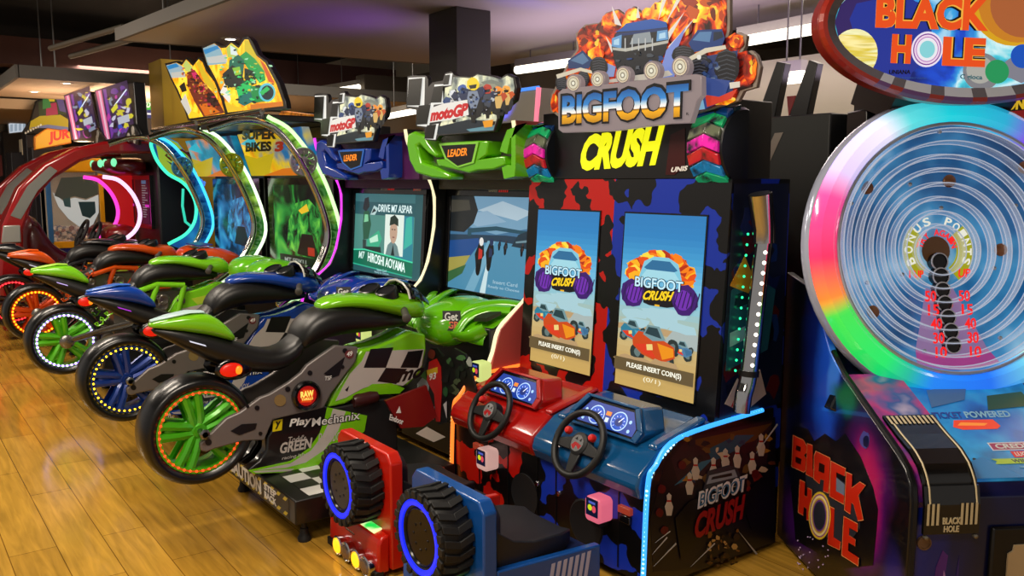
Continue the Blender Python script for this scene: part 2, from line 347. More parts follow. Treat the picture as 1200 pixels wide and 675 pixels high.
# ------------------------------------------------------------------ motorbike rides
def mirror(pts, x0): return [V(2 * x0 - p.x, p.y, p.z) for p in pts]
SAT = M('0b0b0c', .4)
BX, BY = -4.06, 1.7
def motorbike(P, label, cat='motorbike', group='ride-on motorbikes in the row'):
    t = thing('ride_on_motorbike', label, cat, (BX, BY, 0), 0, group)
    race = P['style'] == 'race'; paint = M(P['paint'], .22, 0, 0, .6); dark = M(P['dark'], .3, 0, 0, .4); rimm = M(P['rim'], .28, .25, 0, .5)
    # rear wheel
    c = V(BX, 1.165, .487); R = .262
    prof = [(.195, -.075), (.215, -.098), (.235, -.105), (.25, -.085), (.259, -.055), (R, -.02), (R, .02), (.259, .055), (.25, .085), (.235, .105), (.215, .098), (.195, .075)]
    ty = MB().lathe(c, (1, 0, 0), prof, 56, cap=False).build('rear_tire', M('0a0a0b', .3, 0, 0, .15), t, sharp=80)
    rm = MB(); rm.lathe(c, (1, 0, 0), [(.2, -.085), (.2, .085), (.178, .085), (.17, .03), (.17, -.03), (.178, -.085), (.2, -.085)], 48, cap=False)
    rm.lathe(c, (1, 0, 0), [(.001, -.07), (.045, -.07), (.05, -.03), (.05, .05), (.03, .072), (.001, .072)], 24)
    for k in range(5):
        a = 2 * PI * k / 5 + .5
        for sgn in (-1, 1):
            b = a + sgn * .16
            p0 = c + V(.045, math.cos(a + sgn * .5) * .035, math.sin(a + sgn * .5) * .035); p1 = c + V(.06, math.cos(b) * .182, math.sin(b) * .182)
            rm.tube([p0, (p0 + p1) / 2 + V(.012, 0, 0), p1], [.024, .021, .025], 8)
            rm.tube([p0 - V(.09, 0, 0), p1 - V(.12, 0, 0)], .017, 6)
        rm.lathe(c + V(.05, math.cos(a) * .13, math.sin(a) * .13), (1, 0, 0), [(.03, -.02), (.03, .012), (.02, .018)], 10)
    rm.build('wheel_rim', rimm, ty)
    lr = MB(); ln = 40
    for k in range(ln):
        a = 2 * PI * k / ln; q = c + V(.088, math.cos(a) * .187, math.sin(a) * .187); lr.ball(q, (.006, .0062, .0062) if race else (.006, .0095, .0095), 6)
    for k in range(ln):
        a = 2 * PI * k / ln; q = c + V(-.088, math.cos(a) * .187, math.sin(a) * .187); lr.ball(q, .006, 6)
    lr.build('light_ring', E(P['led'], P.get('leds', 4)), rm_ := ty)
    gl = MB(); gl.ring(c + V(.08, 0, 0), (1, 0, 0), .188, .0065, 48, 6); gl.build('glow_tube', E(P['glow'], P.get('glows', .6)), ty)
    MB().lathe(c, (1, 0, 0), [(.014, -.15), (.014, .15)], 12).lathe(c + V(.13, 0, 0), (1, 0, 0), [(.026, 0), (.026, .014), (.015, .02)], 6).build('axle', STEEL, t)
    # seat, tail and tank run along the middle
    seat = MB().loft([sect(BX, y, a, b, w, 2.4) for y, a, b, w in [(.985, .965, .99, .02), (1.06, .92, .985, .055), (1.16, .85, .965, .075), (1.28, .775, .925, .09), (1.37, .735, .885, .105), (1.47, .715, .84, .115), (1.56, .71, .825, .118), (1.64, .74, .855, .115), (1.70, .78, .93, .11)]])
    seat.build('seat', SAT, t, 0, 1)
    tank = MB().loft([sect(BX, y, a, b, w, 2.5) for y, a, b, w in [(1.655, .79, .88, .09), (1.69, .80, .95, .12), (1.75, .83, 1.0, .135), (1.85, .86, 1.03, .145), (1.98, .86, 1.02, .15), (2.1, .86, .99, .145), (2.22, .865, .955, .125), (2.32, .87, .92, .08)]])
    tank.build('knee_pad', SAT, t, 0, 1)
    tail = MB().loft([sect(BX, y, a, b, w, 2.8) for y, a, b, w in [(.975, .992, 1.006, .015), (1.0, .985, 1.018, .045), (1.08, .968, 1.035, .068), (1.17, .945, 1.045, .08), (1.25, .925, 1.035, .086), (1.31, .90, .985, .086), (1.36, .885, .915, .082)]])
    tc = tail.build('tail_cowl', paint, t, 0, 1)
    tr = MB()
    tr.loft([sect(BX, y, a, b, w, 2.8, 12) for y, a, b, w in [(.985, 1.01, 1.024, .014), (1.06, 1.025, 1.04, .045), (1.15, 1.04, 1.052, .05), (1.22, 1.036, 1.046, .04)]])
    tr.build('tail_stripe', M(P['stripe'], .3), tc)
    # painted top between the tank and the screen
    top = MB().loft([sect(BX, y, a, b, w, 2.6) for y, a, b, w in [(1.79, .99, 1.03, .05), (1.85, 1.0, 1.062, .10), (1.95, 1.0, 1.072, .12), (2.06, .98, 1.06, .14), (2.15, .95, 1.055, .16), (2.25, .92, 1.04, .165), (2.33, .90, 1.05, .15), (2.40, .9, 1.0, .11)]])
    tp = top.build('tank_cover', paint, t, 0, 1)
    for k, (y, x, r) in enumerate([(2.13, -.055, .06), (2.16, .075, .06)]):
        MB().lathe((BX + x, y, 1.068), (.15, -.4, 1), [(r, -.03), (r, .012), (r * .86, .016), (r * .84, .008), (.001, .008)], 24).build('gauge', M('14171a', .3), tp)
    if race:
        wsn = MB(); rows = []
        for k in range(7):
            a = PI * k / 6; rows.append([V(BX + .15 * math.cos(a), 2.26, 1.03 + .09 * math.sin(a)), V(BX + .135 * math.cos(a), 2.33, 1.02 + .075 * math.sin(a)), V(BX + .11 * math.cos(a), 2.40, .98 + .05 * math.sin(a))])
        for k in range(6):
            for j in range(2): wsn.add([rows[k][j], rows[k + 1][j], rows[k + 1][j + 1], rows[k][j + 1]], [(0, 1, 2, 3)], 0, True)
        wsn.tube([r[0] for r in rows], .006, 6, 1); wsn.build('windscreen', [M('0a0c0c', .1, 0, 0, .5), M('c8c8c0', .3)], t, solid=.004)
    # handlebars
    hb = MB()
    for sgn in (-1, 1):
        hb.tube([(BX + sgn * .1, 2.24, .985), (BX + sgn * .19, 2.2, .97)], .014, 8)
    b_ = hb.build('handlebar', BLKM, t)
    for sgn in (-1, 1):
        g = MB().tube([(BX + sgn * .155, 2.22, .975), (BX + sgn * .275, 2.165, .955)], .019, 12); g.lathe((BX + sgn * .275, 2.165, .955), (sgn, -.45, -.15), [(.024, 0), (.024, .012), (.016, .018)], 12)
        g.build('grip', M('4a4742', .5), b_)
    # tail lights, one on each side
    for sgn in (-1, 1):
        L = MB(); cx = BX + sgn * .098; L.ball((cx, 1.315, .765), (.018, .055, .034), 16, 0); L.ball((cx + sgn * .012, 1.345, .762), (.012, .018, .021), 12, 1)
        L.build('tail_light', [E('d81a08', 1.0), E('ff8a1c', 1.3)], t)
        MB().ball((cx - sgn * .014, 1.335, .765), (.018, .095, .055), 16).build('tail_light_housing', BLKG, t)
        MB().prism([(BX + sgn * .088, y, z) for y, z in [(1.13, .925), (1.20, .897), (1.205, .889), (1.135, .917)]], (sgn * .006, 0, 0)).build('side_strip', E(P['strip'], 1.2), t)
    XF = BX + .105
    def both(pts, th, name, mats, bev=.006, lab=None, off=0.):
        q = [p + V(off, 0, 0) for p in pts]
        MB().prism(q, (-th, 0, 0)).build(name, mats, t, bev, label=lab); MB().prism(mirror(q, BX), (th, 0, 0)).build(name, mats, t, bev, label=lab)
    TX = lambda pts, X=XF: [OX(x, y, X) for x, y in pts]
    # side fairings with chequers
    up = [(384, 478), (392, 459), (405, 440), (416, 420), (424, 410), (442, 406), (462, 398), (482, 388), (499, 392), (500, 410), (494, 436), (478, 452), (452, 457), (428, 461), (404, 474)]
    both(TX(up), .07, 'side_fairing', paint, .012)
    def board(sx):
        return Board((XF + .0005, 0, 0), (0, 1, 0), (0, 0, 1)) if sx > 0 else Board((2 * BX - XF - .0005, 0, 0), (0, -1, 0), (0, 0, 1))
    W_ = M('bdb6b1', .35); K_ = M('0c0c0e', .35)
    for sgn in (1, -1):
        B = board(sgn)
        def pp(pts, m):
            B.poly([((p.y if sgn > 0 else -p.y), p.z) for p in TX(pts, XF)], m)
        if race:
            pp([(393, 470), (400, 456), (410, 438), (424, 423), (429, 412), (497, 409), (494, 428), (486, 441), (472, 452), (455, 449), (440, 450), (425, 455), (405, 466)], W_)
            pp([(434, 409), (461, 407), (452, 431), (426, 431)], K_); pp([(478, 412), (496, 410), (490, 431), (469, 431)], K_); pp([(452, 431), (477, 432), (464, 450), (442, 447)], K_)
            pp([(418, 461), (436, 450), (458, 449), (474, 455), (468, 461), (446, 462)], paint)
            pp([(404, 457), (409, 452), (407, 459)], K_)
            if sgn > 0:
                B.pxwords('mo', (464, 449), (493, 442), (470, 436), K_, .03)
        else:
            pp([(440, 420), (492, 404), (480, 418), (450, 430)], M('b8d43a', .35)); pp([(420, 440), (470, 425), (455, 440)], W_)
        B.build('fairing_graphics', t)
    if race:
        low = [(313, 512), (332, 486), (352, 478), (377, 473), (386, 478), (430, 486), (428, 505), (402, 528), (372, 545), (345, 553), (297, 555), (290, 551), (304, 540), (312, 528)]
        both(TX(low), .07, 'lower_fairing', dark, .01)
        for sgn in (1, -1):
            B = Board((XF + .001, 0, 0), (0, 1, 0), (0, 0, 1)) if sgn > 0 else board(-1)
            def pp(pts, m): B.poly([((p.y if sgn > 0 else -p.y), p.z) for p in TX(pts, XF)], m)
            pp([(383, 477), (430, 487), (427, 505), (402, 528), (372, 545), (345, 553), (297, 555), (290, 551), (340, 540), (362, 525), (374, 508), (380, 492)], paint)
            pp([(390, 479), (405, 482), (396, 505), (380, 527), (358, 542), (335, 548), (300, 551), (340, 543), (364, 528), (378, 510), (385, 495)], W_)
            pp([(296, 552), (345, 549), (340, 552), (300, 554)], W_)
            if sgn > 0:
                pp([(320, 493), (331, 491), (330, 504), (319, 506)], M('d8c80a', .4)); B.pxwords('y', (322, 503), (328, 502), (323, 494), K_, .03)
                B.pxwords('Play', (337, 504), (364, 500), (340, 490), K_, .07); B.pxwords('Mechanix', (364, 501), (422, 492), (365, 489), K_, .06); B.pxwords('Play', (338, 503), (363, 499), (341, 491), WHT, .025); B.pxwords('Mechanix', (365, 500), (421, 491), (366, 490), WHT, .005)
                B.pxwords('Todd\'s', (337, 519), (358, 516), (338, 512), W_, .0); B.pxwords('GREEN', (327, 532), (364, 525), (329, 519), W_, .03)
                B.pxwords('racing lab', (330, 540), (356, 535), (331, 535), W_, .0); B.pxwords('Rotobox', (372, 522), (402, 514), (374, 508), W_, .0)
            B.build('fairing_graphics', t)
        plate = [(233, 519), (264, 489), (280, 482), (303, 465), (314, 461), (337, 447), (351, 436), (358, 427), (372, 417), (391, 404), (418, 406), (415, 423), (401, 441), (386, 461), (378, 477), (347, 484), (318, 491), (312, 506), (308, 515), (283, 516), (250, 525), (240, 529), (234, 527)]
        both(TX(plate), .03, 'swingarm_plate', GREY, .007, None, .02)
        for sgn in (1, -1):
            X1 = XF + .0215; B = Board((X1, 0, 0), (0, 1, 0), (0, 0, 1)) if sgn > 0 else Board((2 * BX - X1, 0, 0), (0, -1, 0), (0, 0, 1))
            def pp(pts, m): B.poly([((p.y if sgn > 0 else -p.y), p.z) for p in TX(pts, XF + .02)], m)
            pp([(379, 438), (404, 418), (397, 440), (388, 443)], K_); pp([(270, 505), (283, 497), (301, 496), (299, 503), (280, 510)], K_)
            for x, y, r in [(244, 518, 4), (363, 437, 3), (337, 456, 3.2), (404, 411, 3), (401, 430, 2.4), (301, 478, 3), (305, 508, 2.4), (290, 476, 2)]:
                pp([(x + r * math.cos(a * PI / 5), y + r * math.sin(a * PI / 5)) for a in range(10)], K_)
            pp([(409 + 5 * math.cos(a * PI / 6), 415 + 5 * math.sin(a * PI / 6)) for a in range(12)], M('6a2a2e', .4))
            pp([(328 + 7 * math.cos(a * PI / 6), 469 + 7 * math.sin(a * PI / 6)) for a in range(12)], M('a08a58', .35, .4))
            if sgn > 0: B.pxwords('49', (406, 418), (412.5, 417), (406.5, 412), WHT, .02); B.pxwords('TSF', (380, 446), (388, 445), (380.5, 441), WHT, .01)
            B.build('plate_print', t)
        for sgn in (1, -1):
            hc = OX(358, 463, XF + .02); hc.x = BX + sgn * (.105 + .02)
            h = MB().lathe(hc, (sgn, 0, 0), [(.075, -.02), (.075, .02), (.066, .03), (.055, .028), (.052, .018), (.001, .018)], 28)
            hh = h.build('clutch_cover', BLKG, t)
            B = Board(hc + V(sgn * .019, 0, 0), (0, sgn, 0), (0, 0, 1)); B.oval(0, 0, .05, .05, E('b3140c', .7)); B.poly([(-.035, -.028), (-.02, .034), (.012, .03), (.038, .012), (.02, -.035)], E('e0480e', .8)); B.words('RAW', -.034, -.006, .034, .026, E('ffe066', 1), 0, .04); B.words('THRILLS', -.03, -.022, .03, -.009, E('ffe066', 1), 0, .02)
            B.build('badge', hh)
            e = MB(); q = OX(418, 470, XF); q.x = BX + sgn * .10
            e.lathe(q + V(0, -.02, 0), (0, 1, .05), [(.03, 0), (.036, .015), (.038, .10), (.028, .14)], 18); e.build('exhaust', M('3a1414', .35), t)
    else:
        fr = MB()
        for sgn in (1, -1):
            x = BX + sgn * .125
            for q in ([(1.62, .80), (1.82, .86), (2.02, .84)], [(1.82, .86), (1.76, .7), (1.72, .52)], [(1.5, .74), (1.72, .54), (1.95, .42)], [(2.02, .84), (1.95, .6), (1.95, .42)]):
                fr.tube([(x, y, z) for y, z in q], .022, 10)
        fr.build('trellis_frame', paint, t)
        sw = MB()
        for sgn in (1, -1):
            x = BX + sgn * .135; sw.tube([(x, 1.165, .487), (x, 1.4, .54), (x, 1.62, .58)], [.03, .034, .04], 10, 0, False, .6)
            sw.lathe((x, 1.165, .487), (sgn, 0, 0), [(.05, -.02), (.05, .015), (.03, .025)], 16)
        sw.build('swingarm', M('8f8d88', .25, .9), t)
        en = MB()
        rnd = random.Random(5)
        for sgn in (1, -1):
            for k in range(26):
                y = rnd.uniform(1.42, 2.0); z = rnd.uniform(.42, .76); r = rnd.uniform(.02, .05)
                if rnd.random() < .5: en.lathe((BX + sgn * .11, y, z), (sgn, 0, 0), [(r, -.05), (r, .02), (r * .7, .03), (r * .4, .025)], 14)
                else: en.box(BX + sgn * .06, BX + sgn * (.12 + rnd.random() * .03), y - r, y + r, z - r * .6, z + r * .6)
        en.box(BX - .09, BX + .09, 1.5, 2.1, .38, .8); en.build('engine', M('77726a', .3, .8), t, .004)
        sp = MB()
        for sgn in (1, -1): sp.tube([V(BX + sgn * .15, 1.36 + i * .008, .58 + i * .008) + V(0, .024 * math.cos(i * 1.4), .024 * math.sin(i * 1.4)) for i in range(34)], .006, 5)
        sp.build('shock_spring', paint, t)
        low = [(300, 535), (330, 500), (390, 500), (430, 488), (428, 505), (402, 528), (372, 545), (345, 553), (297, 555)]
        both(TX(low), .07, 'lower_fairing', dark, .01)
    # the platform that carries the bike
    pl = MB().box(-4.46, -3.55, 1.44, 2.30, .1, .215); base = pl.build('base_platform', M('0d0d0e', .35), t, .006)
    B = Board((0, 0, .2152), (1, 0, 0), (0, 1, 0))
    for i in range(8):
        for j in range(4):
            B.rect(-4.42 + i * .105, 1.52 + j * .105, -4.42 + (i + 1) * .105, 1.52 + (j + 1) * .105, M('d8d8d4', .3) if (i + j) % 2 else M('0c0c0c', .3)); B.l = 0
    B.build('chequered_top', base)
    B = Board((0, 1.4395, 0), (1, 0, 0), (0, 0, 1)); YL = M('d6c43a', .4)
    B.rect(-4.45, .108, -3.62, .21, M('141414', .4)); B.l = 2
    for i in range(10):
        a = -4.43 + i * .082
        B.poly([(a, .115), (a + .035, .115), (a + .06, .135), (a + .025, .135)], YL); B.poly([(a, .185), (a + .035, .185), (a + .06, .205), (a + .025, .205)], YL); B.l = 2
    q0, q1, q2, q3 = [OY(x, y, 1.4395).x for x, y in ((270, 566), (307, 591), (311, 598), (325, 609))]; B.words('CAUTION', q0, .122, q1, .196, WHT, 0, .035); B.words('STEP', q2, .162, q3, .196, WHT, 0, .03); B.words('BACK', q2, .122, q3, .156, WHT, 0, .03)
    B.build('caution_strip', base)
    for x in (-4.4, -3.6):
        for y in (1.5, 2.24): MB().lathe((x, y, 0), (0, 0, 1), [(.03, 0), (.032, .014), (.022, .03), (.018, .06), (.012, .062), (.012, .1)], 14).build('foot', BLKM, base)
    col = MB().box(BX - .1, BX + .1, 1.62, 2.2, .2, .5); col.build('pedestal', BLKM, t, .01)
    return t
GREEN = '58b010'; 
P_GREEN = dict(style='race', paint='78c614', dark='0e0f10', rim='4cb41a', stripe='b9d6d8', led='ff3818', leds=3.2, glow='c8500c', glows=.8, strip='c8c8d8')
P_BLUE = dict(style='race', paint='123f9e', dark='0e0f14', rim='123a96', stripe='2a62b8', led='ffc21a', leds=6, glow='3a3010', glows=.2, strip='a030c0')
P_SGREEN = dict(style='super', paint='80d620', dark='101010', rim='58b81a', stripe='a8e04a', led='c8b0ff', leds=4, glow='8a48ff', glows=2.2, strip='c0a8e8')
P_SORANGE = dict(style='super', paint='d8500c', dark='101010', rim='d8480c', stripe='e8601a', led='ff8a10', leds=5, glow='ff6a10', glows=1.0, strip='d8d0e0')
P_SRED = dict(style='super', paint='15161a', dark='101010', rim='2a1416', stripe='24242a', led='ff2a2a', leds=5, glow='ff1a3a', glows=2.2, strip='d8d0e0')
def setbike(t, x, y): t.location = (x, y, 0); t.matrix_basis = Matrix.Translation((x, y, 0))
setbike(motorbike(P_SRED, 'black ride-on motorbike with red lit wheel, farthest left of the bikes'), -9.6, 1.60)
setbike(motorbike(P_SORANGE, 'orange ride-on motorbike with orange lit wheel behind the lime one'), -8.62, 1.66)
setbike(motorbike(P_SGREEN, 'lime green ride-on motorbike with white lights round its wheel'), -7.0, 1.62)
setbike(motorbike(P_BLUE, 'blue and white ride-on racing motorbike with yellow lights round its wheel'), -5.40, 1.685)
motorbike(P_GREEN, 'big green and white ride-on racing motorbike nearest the camera, on chequered platform')
# ------------------------------------------------------------------ racing cabinets behind the two MotoGP style bikes
MX = -4.12
def moto_cabinet(P, label):
    t = thing('racing_game_cabinet', label, 'arcade cabinet', (MX, 3.0, 0), 0, 'racing cabinets with checkered header signs')
    pa = M(P['paint'], .22, 0, 0, .6); x0, x1 = MX - .55, MX + (.765 if P['paint'][0] == '1' else .43)
    b = MB(); b.box(x0, x1, 3.02, 3.5, .05, 1.98); b.box(x0, x1, 2.62, 3.02, .05, .86); b.build('body', M('0c0c0e', .4), t, .008)
    prof = [(2.70, 1.97), (2.72, 1.88), (2.79, 1.76), (2.87, 1.66), (2.905, 1.55), (2.90, 1.36), (2.85, 1.14), (2.79, 1.02), (2.70, .945), (2.60, .86), (2.56, .74), (2.52, .60), (2.50, .08)]
    for sx, x in ((-1, MX - .585), (1, MX + .435)):
        if sx > 0 and P['paint'][0] == '1': continue
        pts = [V(x, y + (.07 if sx > 0 else 0), z) for y, z in prof]
        MB().prism(pts + [V(x, 3.5, .08), V(x, 3.5, 1.97)], (.03, 0, 0)).build('side_panel', M(P['side'] if sx < 0 else 'b04a44', .3), t, .004)  # red light on the right panel is put into its salmon colour
        MB().tube(spline([p + V(.015, -.006, 0) for p in pts], 3), .011, 8).build('light_strip', E(P['led'], P['leds']), t)
    # screen
    a = math.atan2(.04, .6); B = Board((MX - .505, 2.955, .975), (1, 0, 0), (0, .04, .6))
    bz = MB()
    for (u0, u1, w0, w1) in [(-.04, 1.05, -.05, .0), (-.04, 1.05, .585, .66), (-.04, 0, 0, .585), (1.01, 1.05, 0, .585)]:
        bz.prism([B.at(u, w, 0) for u, w in [(u0, w0), (u1, w0), (u1, w1), (u0, w1)]], B.n * .012)
    bz.prism([B.at(u, w, -.03) for u, w in [(-.04, -.05), (1.05, -.05), (1.05, .66), (-.04, .66)]], B.n * .028); bz.build('screen_bezel', BLKG, t, .003)
    P['screen'](B); B.build('screen', t)
    H = Board(B.at(0, 0, .0125), (1, 0, 0), (0, .04, .6))
    for u in (.42, .78):
        for k in range(5): H.poly([(u + .1 + k * .02, .612), (u + .112 + k * .02, .612), (u + .118 + k * .02, .634), (u + .106 + k * .02, .634)], E('b0201a', .7))
    H.words('GAMER', .42, .612, .515, .634, M('d8d8d8', .4), .004, .03); H.words('GAMER', .895, .612, .985, .634, M('d8d8d8', .4), .004, .03); H.build('bezel_lettering', t)
    # header
    hd = MB(); hd.box(x0, x1, 2.80, 3.3, 1.66, 1.965); hd.box(x0, x1, 2.92, 3.0, 1.6, 1.68)
    hd.build('header_box', M(P['head'], .45), t, .006)
    Z = lambda pts: [OY(470 + x / 4.82, 80 + y / 4.82, 2.70) for x, y in pts]
    for pts in ([(35, 370), (70, 355), (130, 380), (152, 420), (205, 490), (190, 505), (150, 480), (104, 430), (84, 440), (112, 530), (200, 560), (275, 600), (270, 630), (170, 620), (80, 592), (45, 525), (28, 430)],
                [(556, 470), (570, 420), (598, 348), (680, 317), (646, 326), (646, 340), (646, 380), (646, 470), (646, 560), (640, 612), (580, 626), (568, 560), (600, 545), (622, 548), (622, 410), (622, 396), (616, 394), (598, 484)],
                [(208, 420), (435, 408), (490, 410), (482, 490), (450, 512), (580, 495), (586, 545), (520, 572), (430, 577), (380, 592), (300, 572), (206, 548), (194, 515), (252, 512)]):
        MB().prism(Z(pts), (0, .12, 0)).build('header_fairing', pa, t, .014)
    S = Board((0, 2.695, 0), (1, 0, 0), (0, 0, 1)); zz = lambda pts: [(470 + x / 4.82, 80 + y / 4.82) for x, y in pts]
    S.px(zz([(214, 425), (440, 414), (412, 535), (322, 562), (248, 512)]), M(P['edge'], .3)); S.px(zz([(228, 437), (424, 427), (400, 528), (321, 552), (258, 506)]), M('0a0808', .3))
    S.pxwords('LEADER', *zz([(264, 502), (374, 492), (268, 460)]), E('ff8a1a', 1.1), .02); S.build('leader_display', t)
    # cut-out header sign
    Y = 2.66; out = [(35, 45), (60, 38), (138, 38), (150, 60), (150, 105), (175, 78), (236, 66), (246, 26), (285, 14), (306, 40), (400, 46), (430, 26), (520, 42), (562, 56), (600, 30), (640, 48), (654, 110), (640, 182), (566, 246), (530, 358), (212, 384), (196, 412), (136, 406), (130, 340), (84, 330), (84, 236), (28, 226)]
    sg = MB().prism([OY(*q, Y) for q in zz(out)], (0, .03, 0)).build('header_sign', M('15151a', .3), t, .003)
    B = Board((0, Y - .001, 0), (1, 0, 0), (0, 0, 1)); ctr = (340, 210)
    ins = lambda q, k=.955: [(ctr[0] + (x - ctr[0]) * k, ctr[1] + (y - ctr[1]) * k) for x, y in q]
    wh = E('f0f0ea', .85); B.px(zz(ins(out, .975)), M('3a3a3c', .3)); 
    B.px(zz([(42, 54), (136, 50), (132, 214), (170, 200), (190, 92), (244, 90), (252, 34), (292, 28), (284, 96), (236, 100), (240, 200), (186, 206), (160, 322), (214, 312), (196, 404), (138, 400), (148, 330), (92, 324), (106, 220), (36, 214)]), wh)
    sky = noise_mat('crowd_print', [(.35, '4a5458'), (.45, '8a9488'), (.55, 'c8ccb0'), (.65, 'a8a880')], 9, 4, .3, .75); B.px(zz([(296, 50), (400, 56), (432, 36), (520, 50), (560, 64), (600, 42), (634, 58), (642, 110), (630, 176), (556, 240), (522, 350), (204, 374), (230, 300), (240, 200), (250, 110), (286, 100)]), sky)
    rnd = random.Random(11)
    for k in range(3): B.px(zz(blob(480 + rnd.uniform(-60, 100), 90 + rnd.uniform(-20, 40), 60, 26, 12, .3, rnd)), E(rnd.choice(['a8ac98', '8a9488', '56605c', 'b8b090']), .5))
    B.px(zz([(210, 330), (380, 290), (535, 300), (522, 350), (206, 374)]), E('20303c', .4)); B.px(zz([(370, 345), (530, 320), (522, 350), (390, 358)]), E('6aa0b0', .6))
    def bike(cx, cy, s, c1, c2, c3):
        B.px(zz([(cx + x * s, cy + y * s) for x, y in [(-30, 120), (-52, 80), (-40, 30), (-20, 0), (20, -6), (44, 30), (50, 80), (34, 122), (8, 134)]]), E('10141c', .4))
        B.px(zz([(cx + x * s, cy + y * s) for x, y in [(-46, 60), (-70, 20), (-50, -10), (-20, -2), (-26, 40)]]), E(c2, .6)); B.px(zz([(cx + x * s, cy + y * s) for x, y in [(26, 50), (60, 10), (44, -14), (16, -4)]]), E(c2, .6))
        B.px(zz([(cx + x * s, cy + y * s) for x, y in [(-26, 40), (-20, 8), (20, 6), (30, 40), (16, 84), (-10, 86)]]), E(c3, .6))
        B.px(zz(blob(cx, cy - 24 * s, 28 * s, 30 * s, 14, .08, rnd)), E(c1, .9)); B.px(zz([(cx + x * s, cy + y * s) for x, y in [(-18, -18), (18, -24), (14, -6), (-12, -2)]]), E('12141a', .5))
        B.px(zz([(cx + x * s, cy + y * s) for x, y in [(-14, 90), (14, 88), (12, 150), (-6, 152)]]), E('050506', .3))
    bike(596, 140, .8, 'e8a03a', 'd8581a', 'e8c070'); bike(300, 170, .9, 'd8dce0', '2c4a80', 'd8d8d8'); bike(550, 150, .9, 'e88a2a', 'c8481a', 'e8c070'); bike(490, 140, .95, 'b03020', '1c2c50', '404858'); bike(350, 140, .9, '3a5aa0', '1c2c50', 'c0c8d8'); bike(410, 120, 1.25, 'e8c81a', '1a2c54', '8a98b0')
    for k in range(60): B.px(zz(blob(rnd.uniform(270, 610), rnd.uniform(110, 270), rnd.uniform(3, 9), rnd.uniform(3, 10), 7, .5, rnd)), E(rnd.choice(['10182a', '1a2c54', '0a0c10', 'c8d0d8', '2a4a80', '08080a', '5a6878', 'd8c040' if k % 3 == 0 else '101418']), .6))
    B.px(zz([(470, 300), (530, 290), (524, 330), (480, 336)]), E('e89a1a', .8))
    for q in ([(56, 68), (124, 62), (112, 204), (48, 206)], [(198, 108), (244, 102), (234, 190), (180, 192)], [(258, 42), (284, 38), (276, 90), (250, 92)], [(112, 216), (172, 208), (154, 312), (96, 316)], [(158, 326), (204, 320), (190, 396), (144, 396)]): B.px(zz([((a - sum(p[0] for p in q) / 4) * 1.13 + sum(p[0] for p in q) / 4, (b - sum(p[1] for p in q) / 4) * 1.08 + sum(p[1] for p in q) / 4) for a, b in q]), M('0c0e0c', .3))
    B.px(zz([(176, 240), (186, 222), (250, 200), (384, 178), (392, 264), (300, 290), (170, 308)]), E('f2f0ea', .7))
    B.pxwords('motoGP', *zz([(174, 302), (380, 268), (186, 232)]), E('c8101a', .8), .06); B.build('sign_artwork', sg)
    # moulded dash under the screen
    ds = MB(); nx, rows = 28, [(2.95, .92), (2.88, .945), (2.76, .935), (2.64, .905), (2.57, .865), (2.53, .82), (2.54, .785)]
    for j, (y, z) in enumerate(rows):
        for i in range(nx + 1):
            u = i / nx * 2 - 1; q = .008 * math.cos(u * PI * 3.5) * (1 if 0 < j < 6 else .3)
            ds.v.append(V(MX - .06 + u * .475, y + .05 * u * u * (j > 2) - .03 * (1 - abs(u)) * (j > 2), z + q - .02 * u * u))
    for j in range(len(rows) - 1):
        for i in range(nx): a = j * (nx + 1) + i; ds.f.append([a, a + 1, a + nx + 2, a + nx + 1]); ds.m.append(0); ds.s.append(True)
    d = ds.build('dashboard', pa, t, 0, 1, solid=.012, recalc=True)
    for sx in (-1, 1):
        for k in range(3):
            p = spline([V(MX + sx * a, y, z) for a, y, z in ([(.15, 2.53, .83), (.18, 2.64, .935), (.27, 2.80, .972), (.39, 2.92, .955)], [(.23, 2.525, .81), (.25, 2.60, .90), (.31, 2.70, .945), (.41, 2.78, .95)], [(.22, 2.535, .80), (.30, 2.53, .81), (.37, 2.55, .825), (.415, 2.60, .86)])[k]], 6)
            MB().tube(p, .036, 12, 0, False, .45, ref=(1, 0, 0)).build('dash_rib', pa, d)
        MB().prism([V(MX + sx * x, y, z) for x, y, z in [(.30, 2.66, .935), (.40, 2.72, .945), (.39, 2.63, .915), (.31, 2.60, .91)]], (0, 0, -.02)).build('dash_vent', M('1c2a0e' if P['paint'][0] != '1' else '0a1226', .5), d)
    for x0_, y0_, x1_, y1_ in ((.17, 2.84, .25, 2.9), (.22, 2.74, .30, 2.84), (-.25, 2.84, -.17, 2.9)): MB().prism([V(MX + x0_, y0_, .965), V(MX + x1_ - .03, y0_ + .01, .967), V(MX + x1_, y1_, .962), V(MX + x0_ + .02, y1_, .962)], (0, 0, -.03)).build('dash_vent', M('14200c' if P['paint'][0] != '1' else '0a1226', .5), d)
    ns = MB().loft([sect(MX + .03, y, a, b, w, 2.6) for y, a, b, w in [(2.44, .80, .89, .10), (2.49, .72, .93, .15), (2.60, .70, .975, .19), (2.74, .76, .995, .20), (2.88, .86, .98, .17)]])
    nb = ns.build('dash_nose', pa, d, 0, 1)
    q = V(MX + .165, 2.49, .89); B = Board(q + V(.0, .0, -.06), (.55, .8, 0), (-.2, .12, 1)); B.rect(0, 0, .1, .11, BLK); B.words('Get', .012, .055, .085, .1, WHT, 0, .02); B.words('GP', .03, .01, .085, .05, M('e8704a', .4), 0, .03); B.build('badge', nb)
    # card reader
    card_reader(OY(557, 434, 2.50) , t, 'd8e88a', .8)
    # rider cut-outs and kick panel on the front
    B = Board((0, 2.425, 0), (1, 0, 0), (0, 0, 1)); rnd = random.Random(4)
    K = M('0d0e10', .4)
